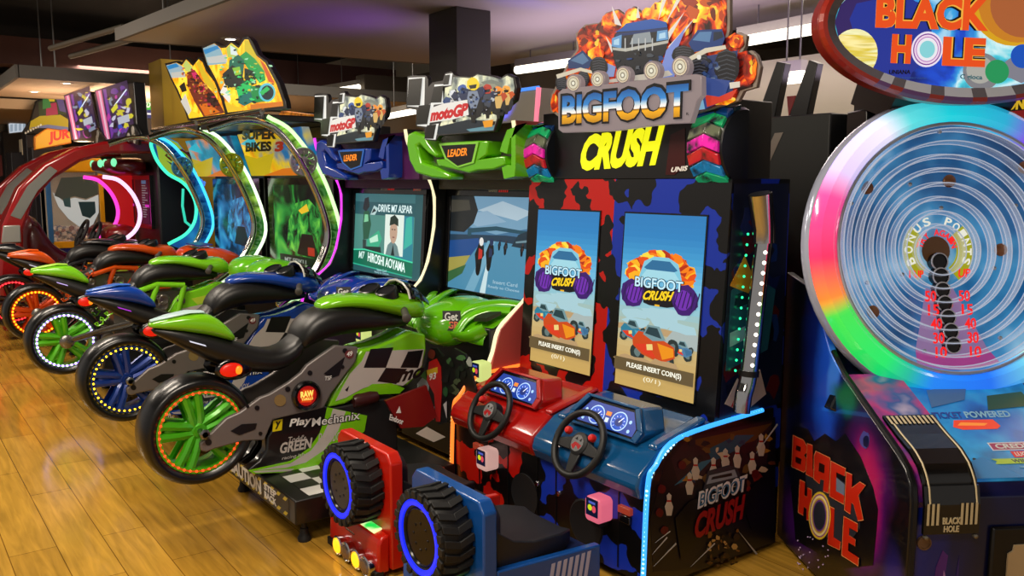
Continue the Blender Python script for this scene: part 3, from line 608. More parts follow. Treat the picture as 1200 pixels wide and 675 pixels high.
    if P['paint'][0] != '1':
        sil = [(497, 430), (505, 408), (512, 408), (519, 418), (532, 408), (545, 415), (553, 440), (560, 468), (556, 474), (548, 462), (530, 470), (524, 495), (514, 498), (508, 480), (497, 488), (487, 482), (486, 455)]
        MB().prism([OY(x, y, 2.427) for x, y in sil], (0, .012, 0)).build('rider_cutout', K, t)
        B.px([(503, 424), (512, 420), (517, 430), (518, 455), (516, 494), (511, 494), (509, 462), (500, 445)], M('b81a1a', .4)); B.px(blob(506, 415, 4.5, 6, 10, .1), M('6a2a20', .4)); B.px([(500, 434), (513, 430), (513, 437), (501, 440)], M('d8b020', .4))
        B.pxwords('93', (503, 446), (511, 444), (503.5, 438), WHT, .03)
        B.px([(489, 450), (497, 440), (503, 452), (500, 478), (492, 482)], M('9aa0a6', .4)); B.px([(486, 460), (492, 452), (492, 470)], M('4a9a2a', .4)); B.px([(492, 440), (499, 434), (500, 446)], M('3a8a2a', .4))
        for k in range(16): B.px(blob(rnd.uniform(520, 550), rnd.uniform(418, 462), rnd.uniform(2, 5), rnd.uniform(3, 7), 8, .4, rnd), M(rnd.choice(['2a5a34', '3f6a3c', '16241a', '9aa39a', '101412', '4a5a40']), .4))
        B.px([(505, 478), (510, 476), (509, 492), (504, 490)], M('8c8c92', .4)); B.px([(520, 474), (524, 470), (524, 490)], M('c8c8cc', .4))
        B.build('rider_artwork', t)
        k = MB().prism([OX(x, y, -3.86) for x, y in [(452, 470), (500, 452), (512, 488), (496, 500), (470, 502)]], (-.02, 0, 0)); kp = k.build('kick_panel', M('7a1014', .35), t)
        B = Board((-3.859, 0, 0), (0, 1, 0), (0, 0, 1)); B.pxwords('Endoor', (456, 492), (472, 498), (457, 485), WHT, .03); B.px([(464, 484), (468, 476), (470, 484)], WHT); B.px([(487, 508), (500, 500), (522, 512), (508, 518)], M('c8c4bc', .4)); B.build('kick_panel_lettering', kp)
    return t
def card_reader(p, parent, glow, s=.8):
    """a small rounded swipe reader with a tiny screen, facing the player"""
    p = Vector(p); r = MB()
    r.prism([p + V(x, 0, z) for x, z in [(-.048, .03), (-.034, .045), (.034, .045), (.048, .03), (.048, -.05), (.034, -.062), (-.034, -.062), (-.048, -.05)]], (0, .075, 0))
    q = r.build('card_reader', E(glow, s), parent, .012)
    B = Board(p + V(-.03, -.001, -.026), (1, 0, 0), (0, 0, 1)); B.rect(-.006, -.008, .066, .066, E('0a1230', .8)); B.oval(.018, .026, .013, .013, E('c8d820', .9)); B.oval(.042, .024, .012, .015, E('d84a5a', .9)); B.rect(.01, .044, .05, .054, E('5060c0', .8)); B.build('reader_screen', q)
    MB().prism([p + V(x, .02, z) for x, z in [(-.03, -.062), (.03, -.062), (.022, -.085), (-.022, -.085)]], (0, .05, 0)).build('card_slot', BLKM, q)
def screen_rider(B):
    B.rect(0, 0, 1.01, .585, E('2a5a60', .8)); rnd = random.Random(3); B.ku = .885
    B.rect(0, .06, 1.01, .43, E('4f8f86', .75)); B.poly([(.72, .12), (1.0, .12), (1.0, .45), (.8, .45)], E('2f8aa0', .7)); B.poly([(.86, .2), (.99, .25), (.97, .44), (.88, .42)], E('3fc0b0', .7))
    B.rect(0, .435, 1.01, .525, E('24555c', .9)); B.rect(0, .525, 1.01, .585, E('3f7a80', .7))
    B.words('DRIVE M7 ASPAR', .42, .455, .97, .51, E('d8f0f0', 1), 0, .01)
    B.poly([(.28, .43), (.34, .5), (.42, .48), (.36, .43)], E('b8d8d8', .8)); B.poly([(.3, .44), (.34, .48), (.38, .46)], E('142a30', .6))
    for q, c in [([(.14, .47), (.17, .55), (.24, .56), (.26, .49), (.2, .45)], '1c2a2c'), ([(.15, .35), (.16, .45), (.25, .46), (.3, .36), (.26, .25), (.17, .24)], '1f5a40'), ([(.17, .37), (.25, .38), (.24, .43), (.18, .43)], '7fd0a0'), ([(.16, .24), (.22, .24), (.22, .16), (.17, .15)], '284038'), ([(.24, .24), (.44, .32), (.5, .26), (.44, .19), (.25, .19)], '39b088'), ([(.28, .25), (.42, .29), (.44, .24), (.3, .22)], 'c0f0d8'), ([(.2, .19), (.48, .2), (.5, .14), (.22, .14)], '16302c')]: B.poly(q, E(c, .8))
    B.rect(.545, .15, .85, .44, E('d8e8e0', .9)); B.poly([(.57, .15), (.6, .22), (.68, .26), (.76, .22), (.8, .15)], E('6a8a8c', .8)); B.poly([(.66, .15), (.69, .23), (.72, .15)], E('16282c', .8))
    B.oval(.69, .32, .062, .085, E('b89a84', .9)); B.poly([(.62, .36), (.63, .42), (.7, .44), (.76, .41), (.765, .36), (.7, .375)], E('1a3028', .8)); B.line(.66, .335, .68, .335, .008, E('2a2420', .8)); B.line(.70, .335, .72, .335, .008, E('2a2420', .8)); B.line(.675, .28, .71, .28, .008, E('7a4a40', .8))
    B.poly([(0, .15), (.18, .165), (1.01, .115), (1.01, .02), (0, .055)], E('0f6a50', .9)); B.poly([(.0, .16), (.2, .172), (1.01, .125), (1.01, .116), (.2, .163), (0, .151)], E('40d0a0', 1)); B.poly([(.0, .055), (1.01, .02), (1.01, .012), (0, .045)], E('2fb090', .9))
    B.words('HIROSHI AOYAMA', .27, .082, .9, .15, E('e8fff8', 1), 0, .012, -.04); B.words('M7', .1, .095, .2, .15, E('c8e8e0', .9), .01, .02)
    B.words('Insert Card', .44, .022, .60, .042, E('a8d0d8', .8)); B.words('Ready to Choose', .40, -.0 + .002, .64, .02, E('a8d0d8', .8))
def screen_track(B):
    B.rect(0, 0, 1.01, .585, E('3f6f96', .8)); B.poly([(0, .585), (1.01, .585), (1.01, .44), (.5, .36), (0, .42)], E('6f9ab8', .85)); B.poly([(.3, .5), (.55, .56), (.85, .5), (.7, .45)], E('a8c0d0', .85)); B.poly([(.1, .46), (.4, .5), (.6, .44), (.3, .4)], E('88aac4', .85))
    B.poly([(0, .3), (.5, .31), (1.01, .3), (1.01, .35), (.6, .36), (0, .34)], E('203a50', .8)); B.poly([(0, 0), (1.01, 0), (1.01, .3), (.55, .32), (.45, .32), (0, .2)], E('4a88aa', .85)); B.poly([(.42, .32), (.5, .32), (.3, 0), (.2, 0)], E('6fa4c0', .85)); B.poly([(.46, .31), (.465, .31), (.42, .0), (.36, 0)], E('c0d8e0', .9))
    B.poly([(0, .3), (.32, .33), (.34, .3), (.2, .18), (0, .1)], E('1d4a8a', .8)); B.poly([(0, .19), (.24, .22), (.16, .13), (0, .05)], E('a8a050', .7)); B.poly([(0, .1), (.2, .16), (.16, .1), (0, .03)], E('3a6a40', .7))
    B.poly([(0, .585), (.25, .585), (.3, .5), (.26, .42), (.16, .36), (0, .36)], E('1a2024', .7)); B.poly([(.0, .56), (.2, .56), (.22, .5), (0, .48)], E('4a4840', .6))
    B.poly([(.2, .34), (.2, .385), (.5, .41), (.75, .395), (1.01, .39), (1.01, .37), (.75, .375), (.5, .385), (.24, .36), (.24, .34)], E('1f4a5c', .8))
    B.poly([(.66, .3), (.72, .37), (.86, .41), (1.01, .42), (1.01, .28)], E('1c3444', .7)); B.poly([(.7, .33), (1.01, .37), (1.01, .35), (.7, .32)], E('6a8a98', .8))
    for x, y, s, c in [(.33, .13, 1, 'b82a20'), (.44, .16, .85, '1c2c50'), (.6, .25, .4, '30303a'), (.76, .25, .35, '402a2a'), (.54, .27, .3, '202a40')]:
        B.poly([(x - .02 * s, y), (x + .025 * s, y - .0), (x + .04 * s, y + .08 * s), (x + .06 * s, y + .1 * s), (x + .05 * s, y + .16 * s), (x - .0 * s, y + .17 * s), (x - .04 * s, y + .1 * s), (x - .03 * s, y + .06 * s)], E('0c1014', .6)); B.poly([(x - .0 * s, y + .07 * s), (x + .04 * s, y + .08 * s), (x + .04 * s, y + .13 * s), (x, y + .14 * s)], E(c, .9)); B.oval(x + .025 * s, y + .18 * s, .022 * s, .026 * s, E('d8d8d8' if c[0] == 'b' else c, .9)); B.oval(x, y + .01, .024 * s, .04 * s, E('08080a', .5))
    B.words('Insert Card', .5, .068, .74, .09, E('a8c8d8', .8)); B.words('Ready to Choose', .45, .035, .76, .056, E('a8c8d8', .8))
PG = dict(paint='66c010', side='0f0f10', led='fff0c0', leds=1.1, head='4a463c', edge='8ad84a', screen=screen_track)
PB = dict(paint='1238a0', side='0f0f12', led='d838e0', leds=1.5, head='4a1450', edge='2a6ad0', screen=screen_rider)
tb = moto_cabinet(PB, 'blue racing arcade cabinet with blue dash, its screen naming a rider')
tb.matrix_basis = Matrix.Translation((MX - 1.35, 3.0, 0))
moto_cabinet(PG, 'green racing arcade cabinet with green dash, its screen showing a race track')
# ------------------------------------------------------------------ twin cabinets with chrome arches and the yellow rider signs
def superbike_cabinet(x0, x1, kind, label):
    t = thing('racing_game_cabinet', label, 'arcade cabinet', ((x0 + x1) / 2, 3.0, 0), 0, 'racing cabinets with chrome arches')
    xm = (x0 + x1) / 2; gr = kind == 'green'
    b = MB(); b.box(x0 + .05, x1 - .08, 3.02, 3.5, .05, 2.1); b.box(x0 + .08, x1 - .1, 2.72, 3.02, .05, .8); b.build('body', M('0a0d0c', .35), t, .008)
    art = noise_mat('header_print_' + kind, [(.3, '0c3a8a'), (.42, '1a6aa0'), (.5, 'c8b018'), (.6, 'd88a10'), (.72, 'e8d020')] if gr else [(.35, '0c2a5a'), (.5, '1a8ab0'), (.6, 'd87818'), (.7, '40b0c0')], 2.2, 3, .3, .7)
    MB().prism([(x0 + .06, 2.84, 1.70), (x1 - .08, 2.84, 1.70), (x1 - .08, 2.72, 2.07), (x0 + .06, 2.72, 2.07)], (0, .06, 0)).build('header_panel', art, t)
    B = Board((x0 + .06, 2.838, 1.70), (1, 0, 0), (0, -.12, .37))
    w = x1 - x0 - .14
    if gr:
        pass
    B.poly([(0, 0), (.3 * w, 0), (.5 * w, .2), (.2 * w, .16), (0, .2)], E('d8c01a', .6)); B.poly([(.3, 0), (.9 * w, 0), (.9 * w, .07), (.55 * w, .06)], E('e07a10', .7)); B.poly([(0, .3), (.25 * w, .36), (.3 * w, .24)], E('30c0d8', .7))
    if gr: B.pxwords('SUPER', (284, 164), (324, 163), (284, 153), E('10100c', .3), .05); B.pxwords('BIKES', (288, 178), (318, 177), (288, 167), E('10100c', .3), .05); B.pxwords('3', (322, 178), (332, 177), (323, 166), E('a82a10', .6), .06)
    B.build('header_artwork', t)
    # screen
    MB().box(x0 + .08, x1 - .1, 2.98, 3.02, .82, 1.68).build('screen_bezel', BLKG, t, .004)
    B = Board((x0 + .22, 2.978, .90), (1, 0, 0), (0, 0, 1)); w = x1 - x0 - .46
    c1, c2, c3 = ('0c2414', '2a8a3a', '6ac84a') if gr else ('0a1c3a', '1f6aa8', '3fa8d8')
    B.rect(0, 0, w, .72, noise_mat('screen_glow_' + kind, [(.35, '04080a'), (.48, c1), (.6, c2), (.74, c3)], 3.2, 2, .2, .5, distort=.5)); B.poly([(.25 * w, .16), (.3 * w, .4), (.45 * w, .56), (.7 * w, .6), (.9 * w, .5), (.86 * w, .2), (.5 * w, .12)], noise_mat('bike_glow_' + kind, [(.35, '0a1410'), (.5, c2), (.65, c3)], 7, 4, .2, .45, distort=1.)); B.poly([(.45 * w, .12), (.55 * w, .3), (.75 * w, .3), (.85 * w, .1)], E('0c100c', .4))
    if gr: B.poly([(.5 * w, .5), (.66 * w, .56), (.7 * w, .5), (.56 * w, .47)], E('e8c020', .8)); B.rect(.1 * w, .02, .95 * w, .1, E('101412', .5)); B.words('MT SEIKU', .2 * w, .03, .62 * w, .075, E('a8b0a8', .7), 0, .01); B.rect(.66 * w, .12, .78 * w, .19, E('c03020', .6))
    B.build('screen', t)
    # dash
    pa = M('6cc81c' if gr else 'd84a14', .22, 0, 0, .5)
    d = MB()
    for sx in (-1, 1):
        d.loft([sect(xm + sx * .22 + .04, y, a, b_, w_, 2.6) for y, a, b_, w_ in [(2.42, .86, .93, .12), (2.48, .80, 1.0, .2), (2.6, .80, 1.03, .24), (2.78, .82, 1.0, .24), (2.9, .85, .92, .2)]])
    d.build('dashboard', pa, t, 0, 1)
    if not gr: MB().prism([(xm - .1, 2.5, 1.03), (xm + .3, 2.5, 1.03), (xm + .36, 2.62, 1.04), (xm - .06, 2.62, 1.04)], (0, 0, .01)).build('dash_stripe', M('2a2a90', .3), t)
    # chrome arches
    pts = [(1.98, 2.02), (2.2, 2.09), (2.38, 2.08), (2.55, 1.97), (2.75, 1.65), (2.88, 1.27), (2.81, 1.02), (2.66, .84), (2.45, .70)]
    for X in ([x1] if gr else [x1, x0]):
        A = MB(); A.tube(spline([(X, y, z) for y, z in pts], 6), .026, 10); A.tube(spline([(X - .07, y + .02, z + .01) for y, z in pts], 6), .02, 10)
        arch = A.build('chrome_arch', M('cfd3cc', .14, 1), t)
        ctr = V(X, 2.2, 1.4)
        off = [V(X - .03, y + (y - 2.0) * .14, z + (.05 if z > 1.5 else -.02)) for y, z in pts[2:]]
        nc = ('c8ffb0' if gr else 'e8ffd8') if X == x1 else '40c8f0'
        MB().tube(spline(off, 5), .016, 8).build('neon_tube', E(nc, 1.5), arch)
        rb = MB(); P1 = spline([(X - .05, y, z) for y, z in pts[2:]], 5); P2 = spline([p + V(-.02, .0, 0) for p in off], 5)
        for i in range(len(P1) - 1): rb.face([P1[i], P1[i + 1], P2[i + 1], P2[i]])
        rb.build('arch_panel', noise_mat('arch_print_' + str(X), [(.4, '0c5a8a' if X != x1 else '2a6a28'), (.55, '9ac84a'), (.7, '1a3a20')] if X != x0 else [(.4, '103a7a'), (.6, '2a90d0')], 5, 2, .25, .15), arch, solid=.008)
        hub = MB(); hc = V(X - .02, 2.70, 1.80); hub.ring(hc, (1, 0, 0), .10, .014, 30, 6)
        for k in range(10):
            a = 2 * PI * k / 10; hub.tube([hc + V(0, math.cos(a) * .03, math.sin(a) * .03), hc + V(0, math.cos(a + .3) * .10, math.sin(a + .3) * .10)], .009, 5)
            hub.lathe(hc + V(0, math.cos(a) * .075, math.sin(a) * .075), (1, 0, 0), [(.018, -.01), (.018, .01)], 8)
        hub.lathe(hc, (1, 0, 0), [(.04, -.02), (.04, .02), (.02, .03)], 14); hub.build('brake_disc', M('9ab84a' if X == x1 and not gr else ('4a90c8' if X == x0 else 'b8bcb0'), .3, .7), arch)
    return t
def board_sign(name, parent, Y, Z, out, pieces, lab=None):
    sg = MB().prism([OY(*q, Y) for q in Z(out)], (0, .04, 0)).build('header_sign', M('121214', .3), parent, .003)
    B = Board((0, Y - .001, 0), (1, 0, 0), (0, 0, 1))
    for q, m in pieces: B.px(Z(q), m)
    B.build('sign_artwork', sg); return sg
Zs = lambda pts: [(180 + x / 5.624, 30 + y / 5.624) for x, y in pts]
def rider_pieces(dx, dy, s, c):
    rnd = random.Random(int(dx)); o = []
    T = lambda q: [(dx + x * s, dy + y * s) for x, y in q]
    Q = lambda q, col, e=.8: o.append((T(q), E(col, e)))
    return T, Q, o
s2 = superbike_cabinet(-9.42, -7.87, 'orange', 'chrome-arched racing cabinet with an orange dash and the smaller red rider sign')
s1 = superbike_cabinet(-7.83, -6.25, 'green', 'chrome-arched racing cabinet with a lime dash and the larger green rider sign')
outG = [(316, 140), (400, 105), (440, 130), (470, 132), (510, 100), (560, 132), (592, 74), (622, 70), (650, 100), (690, 190), (750, 235), (830, 380), (868, 500), (876, 545), (846, 556), (480, 586), (452, 480), (400, 360), (340, 240)]
inG = [(326, 150), (400, 118), (445, 148), (478, 146), (512, 114), (562, 150), (600, 92), (625, 92), (670, 190), (735, 245), (812, 390), (850, 500), (854, 530), (490, 572), (466, 480), (412, 350), (352, 240)]
rnd = random.Random(2)
SUN = noise_mat('sun_print', [(.3, 'b85a08'), (.42, 'e0900c'), (.52, 'f0b814'), (.62, 'f4d840'), (.72, 'e8a010')], 6, 4, .3, .75, distort=.8)
pc = [(inG, SUN), ([(326, 150), (400, 120), (440, 150), (480, 250), (360, 262)], E('8fb8c8', .8)), ([(330, 160), (420, 130), (436, 150), (340, 190)], E('2a8ac8', .8)), ([(350, 210), (480, 190), (486, 240), (365, 250)], E('c8ccc8', .8)),
      ([(480, 150), (512, 118), (560, 155), (540, 210), (490, 210)], E('b8d060', .8)), ([(505, 130), (540, 150), (560, 200), (510, 190)], E('d8e8e8', .9)), ([(600, 96), (625, 96), (690, 220), (760, 300), (700, 330), (600, 200)], E('d8c020', .8)), ([(700, 220), (740, 260), (800, 380), (760, 370)], E('d8581a', .8)),
      ([(570, 200), (610, 170), (670, 220), (730, 300), (740, 360), (700, 380), (620, 280)], E('1aa04a', .8)), ([(500, 230), (560, 190), (600, 230), (590, 330), (530, 350), (496, 290)], E('14735a', .7)), ([(455, 320), (520, 260), (580, 300), (600, 380), (560, 430), (470, 390)], E('26302a', .6)), ([(520, 280), (570, 270), (580, 320), (540, 330)], E('8ac83a', .8)), ([(600, 280), (660, 300), (680, 380), (640, 400), (600, 350)], E('0c2a20', .6)),
      ([(545, 410), (620, 360), (650, 380), (640, 430), (560, 470)], E('1fc060', .9)), ([(640, 400), (740, 390), (770, 440), (740, 500), (650, 510)], E('129048', .8)), ([(560, 470), (640, 430), (660, 500), (600, 530), (560, 510)], E('1a7a70', .7)), ([(750 + 55 * math.cos(a * PI / 9), 440 + 62 * math.sin(a * PI / 9)) for a in range(18)], E('5ac8d8', .8)), ([(752 + 42 * math.cos(a * PI / 9), 442 + 48 * math.sin(a * PI / 9)) for a in range(18)], E('123038', .6)),
      ([(700, 440), (750, 400), (770, 420), (720, 460)], E('28c060', .8)), ([(440, 440), (470, 380), (510, 480), (500, 510)], E('e8e8e0', .9)), ([(640, 520), (850, 500), (854, 530), (640, 555)], E('d8781a', .8)), ([(490, 570), (470, 500), (540, 530), (630, 550)], E('e8c020', .9))]
for k in range(90): pc.append((blob(rnd.gauss(600, 75), rnd.gauss(360, 75), rnd.uniform(4, 15), rnd.uniform(3, 11), 7, .5, rnd), E(rnd.choice(['0c2018', '18402a', '38e078', 'e8d830', '0a5a38', 'a8f0c0', '20302a']), .7)))
TS = thing('rider_header_sign', 'yellow cut-out sign of two riders standing on top of the chrome-arched cabinets', 'sign', (-7.8, 2.5, 2.15))
board_sign('g', TS, 2.48, Zs, outG, pc)
outO = [(72, 250), (150, 232), (182, 244), (215, 208), (250, 232), (264, 250), (296, 204), (326, 225), (350, 280), (410, 350), (460, 480), (484, 590), (226, 626), (190, 520), (150, 430), (110, 350)]
inO = [(84, 262), (150, 244), (186, 262), (216, 222), (260, 268), (298, 222), (322, 242), (345, 300), (400, 370), (446, 490), (470, 582), (236, 612), (202, 520), (165, 430), (120, 345)]
pc = [(inO, SUN), ([(84, 262), (150, 246), (190, 268), (212, 340), (120, 345)], E('9fbcc8', .8)), ([(88, 266), (150, 248), (170, 270), (100, 290)], E('2a8ac8', .8)), ([(115, 310), (205, 300), (210, 340), (124, 346)], E('c8c8c0', .8)), ([(194, 258), (216, 226), (258, 275), (250, 310), (210, 300)], E('c8d870', .8)), ([(282, 250), (300, 228), (345, 310), (400, 390), (420, 450), (340, 380)], E('e0c020', .8)),
      ([(220, 310), (270, 290), (320, 360), (400, 450), (470, 575), (330, 600), (270, 500), (225, 400)], E('7a2a14', .7)), ([(250, 310), (280, 305), (300, 350), (270, 360)], E('d82a68', .8)), ([(290, 400), (330, 380), (345, 430), (310, 440)], E('c81a50', .8)), ([(330, 430), (400, 450), (430, 520), (370, 540)], E('3a1a10', .6)), ([(300, 520), (360, 510), (440, 570), (340, 595)], E('e0700c', .8)), ([(170, 400), (205, 370), (220, 430), (190, 440)], E('201810', .6)), ([(180, 500), (210, 450), (250, 560), (230, 590)], E('d8d4c8', .8)), ([(230, 600), (250, 560), (320, 590), (240, 612)], E('f0d020', .9))]
for k in range(90): pc.append((blob(*(lambda t: (215 + t * 190 + rnd.uniform(-45, 45), 300 + t * 250 + rnd.uniform(-40, 40)))(rnd.random()), rnd.uniform(4, 13), rnd.uniform(3, 10), 7, .5, rnd), E(rnd.choice(['1a0c08', 'b0400c', 'e88a1a', '5a1a10', 'c82a4a', '28140c', 'e0a040']), .7)))
board_sign('o', TS, 2.55, Zs, outO, pc)
for s_, xa, xb in ((s1, -7.8, -6.3), (s2, -9.38, -7.9)):
    MB().box(xa, xb, 2.4, 3.1, 2.10, 2.15).build('top_shelf', M('1a1a1a', .3), s_, .01)
    MB().tube([(xa, 2.40, 2.17), (xb, 2.40, 2.17)], .022, 10).build('chrome_rail', M('cfd3cc', .14, 1), s_)
# the printed left flank of the pair
Zl = lambda pts: [(160 + x / 3.754, 140 + y / 3.754) for x, y in pts]
edge = [(120, 70), (82, 78), (64, 104), (72, 140), (96, 190), (140, 240), (200, 275), (240, 320), (262, 380), (255, 450), (216, 505), (140, 548)]
inner = [(235, 585), (270, 540), (296, 450), (306, 380), (300, 300), (270, 230), (230, 160), (180, 100)]
XL = -9.5
fl = MB().prism([OX(*q, XL) for q in Zl(edge + inner)], (-.04, 0, 0)).build('flank_panel', uv_mat('flank_print', [(0, '2a6ac8')], .3), s2)
fl.data.materials[0] = noise_mat('flank_print', [(.35, '0c3a8a'), (.5, '1a70c0'), (.62, '2a9ad8')], 3, 2, .3, .4)
MB().tube(spline([OX(*q, XL + .01) for q in Zl(edge)], 4), .018, 8).build('light_strip', E('40f0c0', 1.3), fl)
B = Board((XL + .002, 0, 0), (0, 1, 0), (0, 0, 1))
B.px(Zl([(80, 84), (118, 76), (180, 104), (240, 180), (290, 270), (300, 330), (260, 350), (236, 310), (200, 268), (140, 232), (100, 185)]), E('a8c83a', .6)); B.px(Zl([(130, 180), (170, 200), (240, 200), (280, 250), (296, 300), (270, 290), (250, 280), (240, 290), (225, 262), (210, 270), (200, 240), (180, 232), (170, 215)]), E('0c1c40', .5))
B.px(Zl([(95, 90), (125, 84), (135, 110), (115, 125), (92, 112)]), E('2ab060', .7)); B.px(Zl([(130, 150), (170, 132), (220, 150), (210, 170), (150, 175)]), E('3ac040', .7)); B.px(Zl([(124, 158), (150, 132), (200, 130), (255, 170), (250, 178), (200, 140), (150, 142), (134, 160), (160, 176), (240, 186), (240, 192), (150, 182)]), E('5a1a20', .5)); B.px(Zl([(255, 350), (300, 340), (300, 380), (262, 380)]), E('3ab0d8', .7))
B.pxwords('bikes', *Zl([(238, 250), (300, 296), (246, 222)]), E('4a8af0', 1), .03); B.build('flank_artwork', fl)
MB().tube([OX(*q, XL) for q in Zl([(205, 305), (202, 380), (215, 450), (240, 470)])], .014, 8).build('neon_tube', E('30d0b0', 1.0), fl)
# ------------------------------------------------------------------ monster truck cabinet
def grad(B, a0, b0, a1, b1, cols, n, e):
    cs = [lin(c) for c in cols]
    for i in range(n):
        t = (i + .5) / n * (len(cs) - 1); k = min(int(t), len(cs) - 2); f = t - k
        c = [cs[k][j] * (1 - f) + cs[k + 1][j] * f for j in range(3)]
        s = [12.92 * x if x < .0031308 else 1.055 * x ** (1 / 2.4) - .055 for x in c]
        B.rect(a0, b0 + (b1 - b0) * i / n, a1, b0 + (b1 - b0) * (i + 1) / n, E('%02x%02x%02x' % tuple(int(max(0, min(1, q)) * 255) for q in s), e)); B.l -= 1
    B.l += 1
def camo(name, c, k='08080a'):
    m, nt, b = nodes_mat(name); tc = N(nt, 'ShaderNodeTexCoord'); v = N(nt, 'ShaderNodeTexVoronoi', Scale=6.5); v.inputs['Randomness'].default_value = .9
    n = N(nt, 'ShaderNodeTexNoise', Scale=7, Detail=2); nt.links.new(tc.outputs['Object'], v.inputs['Vector']); nt.links.new(tc.outputs['Object'], n.inputs['Vector'])
    a = N(nt, 'ShaderNodeMath', operation='MULTIPLY'); a.inputs[1].default_value = .55; nt.links.new(v.outputs['Distance'], a.inputs[0])
    s = N(nt, 'ShaderNodeMath', operation='ADD'); nt.links.new(a.outputs[0], s.inputs[0]); nt.links.new(n.outputs['Fac'], s.inputs[1])
    nt.links.new(ramp(nt, s.outputs[0], [(0, k), (.82, c)], 'CONSTANT'), b.inputs['Base Color']); b.inputs['Roughness'].default_value = .3
    return m
RC = camo('red_splat_print', 'b8140c'); BC = camo('blue_splat_print', '1230a8')
BXR, BXL, BM = -2.25, -3.64, -2.953
bf = thing('monster_truck_cabinet', 'tall red and blue two-player monster truck arcade cabinet with two upright screens', 'arcade cabinet', (BM, 2.8, 0))
tw = MB(); prof = [(2.74, .3), (2.83, 1.66), (3.22, 1.66), (3.22, .05), (2.74, .05)]
tw.prism([V(BXL + .03, y, z) for y, z in prof], (BM - BXL - .03, 0, 0), 0); tw.prism([V(BM, y, z) for y, z in prof], (BXR - BM - .02, 0, 0), 1)
tw.build('tower', [RC, BC], bf)
Bt = Board((BXL, 2.74 - .0005, .3), (1, 0, 0), (0, .09, 1.36))
def game_screen(x0, x1, lab):
    u0, u1 = x0 - BXL, x1 - BXL; w = u1 - u0; o = Bt.at(u0, .405, .004); h = .80
    fr = MB()
    fr.prism([Bt.at(u0 - .008, .397, 0), Bt.at(u1 + .008, .397, 0), Bt.at(u1 + .008, .413 + h, 0), Bt.at(u0 - .008, .413 + h, 0)], Bt.n * .004); f = fr.build('screen_frame', BLKG, bf)
    B = Board(o, Bt.u, Bt.w); grad(B, 0, 0, w, h, ['c8a860', 'c0a060', 'c8b078', 'a8b8a8', '8ac4d8', '6ab8e0', '3f9ad0', '2a80c0', '2878b8'], 30, .85)
    rnd = random.Random(9); X = lambda q: [(x * w, y * h) for x, y in q]
    P = lambda q, c, e=.85: B.poly(X(q), E(c, e))
    P([(0, .36), (.2, .375), (.4, .36), (.6, .37), (1, .35), (1, .33), (0, .33)], 'b89a70'); P([(.6, .30), (.75, .40), (.9, .40), (1, .36), (1, .28)], 'a8b8b8', .8)
    for k in range(8): B.poly([(a * w, b * h) for a, b in blob(rnd.uniform(.1, .9), rnd.uniform(.38, .55), .18, .03, 10, .3, rnd)], E('a8d0dc', .8))
    # logo: burst, truck nose, wheels and title
    for k in range(34):
        a = PI * (k / 33) * 1.1 - .15; B.poly([(x * w, y * h) for x, y in blob(.5 + .34 * math.cos(a), .66 + .10 * math.sin(a), .09, .035, 9, .4, rnd)], E(rnd.choice(['e8780c', 'f0a81a', 'd84a0a', 'f0d040', 'a82a08']), .95))
    P([(.24, .64), (.3, .735), (.42, .765), (.6, .765), (.72, .735), (.78, .64)], '7ac0d8', .9); P([(.3, .70), (.4, .745), (.62, .745), (.72, .70), (.68, .69), (.34, .69)], '2a6a98'); P([(.26, .64), (.34, .69), (.68, .69), (.76, .64)], '9ad0e0', .9)
    P([(.3, .6), (.72, .6), (.7, .5), (.62, .49), (.4, .49), (.32, .5)], '14101a', .6)
    for sx in (-1, 1):
        c = (.5 + sx * .33, .545)
        B.poly([(x * w, y * h) for x, y in blob(c[0], c[1], .155, .082, 22, .07, rnd)], E('3a1468', .9)); B.poly([(x * w, y * h) for x, y in blob(c[0] - sx * .02, c[1], .1, .056, 16, .05, rnd)], E('6a2aa8', .9))
        for k in range(6): P([(c[0] - .13 + k * .05, c[1] - .04), (c[0] - .12 + k * .05, c[1] - .045), (c[0] - .08 + k * .05, c[1] + .045), (c[0] - .09 + k * .05, c[1] + .05)], '240c48')
    B.words('BIGFOOT', .19 * w, .582 * h, .81 * w, .648 * h, E('0a1020', .5), 0, .06); B.words('BIGFOOT', .2 * w, .586 * h, .80 * w, .644 * h, E('b8e0f0', 1), 0, .02)
    B.words('CRUSH', .30 * w, .515 * h, .66 * w, .57 * h, E('f0c81a', 1), .02, .035, .012); P([(.47, .49), (.53, .49), (.53, .5), (.47, .5)], 'e8b01a')
    # two racing trucks in the sand
    def truck(cx, cy, s, c1, c2):
        T = lambda q, c, e=.85: B.poly([((cx + x * s) * w, (cy + y * s * .58) * h) for x, y in q], E(c, e))
        for dx, dy, r in [(-.3, -.1, .15), (.28, -.16, .19), (-.1, .14, .1), (.4, .08, .12)]:
            B.poly([((cx + dx * s + x * s) * w, (cy + (dy + y) * s * .58) * h) for x, y in blob(0, 0, r, r, 14, .1, rnd)], E('2a3838', .7)); B.poly([((cx + dx * s + x * s) * w, (cy + (dy + y) * s * .58) * h) for x, y in blob(0, 0, r * .5, r * .5, 10, .1, rnd)], E('6a8080', .7))
        T([(-.42, .1), (-.3, .24), (.1, .2), (.44, .08), (.46, -.08), (.2, -.2), (-.2, -.12), (-.4, .0)], c1); T([(-.2, .2), (-.12, .36), (.12, .36), (.26, .16), (.0, .12)], '7aa0a8', .7); T([(-.16, .22), (-.1, .33), (.08, .33), (.18, .18)], '2a4850', .6)
        T([(.1, .1), (.42, .06), (.44, -.06), (.22, -.14)], c2); T([(-.36, .02), (-.1, .06), (.1, -.14), (-.16, -.1)], 'd83a20'); T([(-.12, .05), (0, .07), (.02, -.02), (-.1, -.04)], 'e8d080')
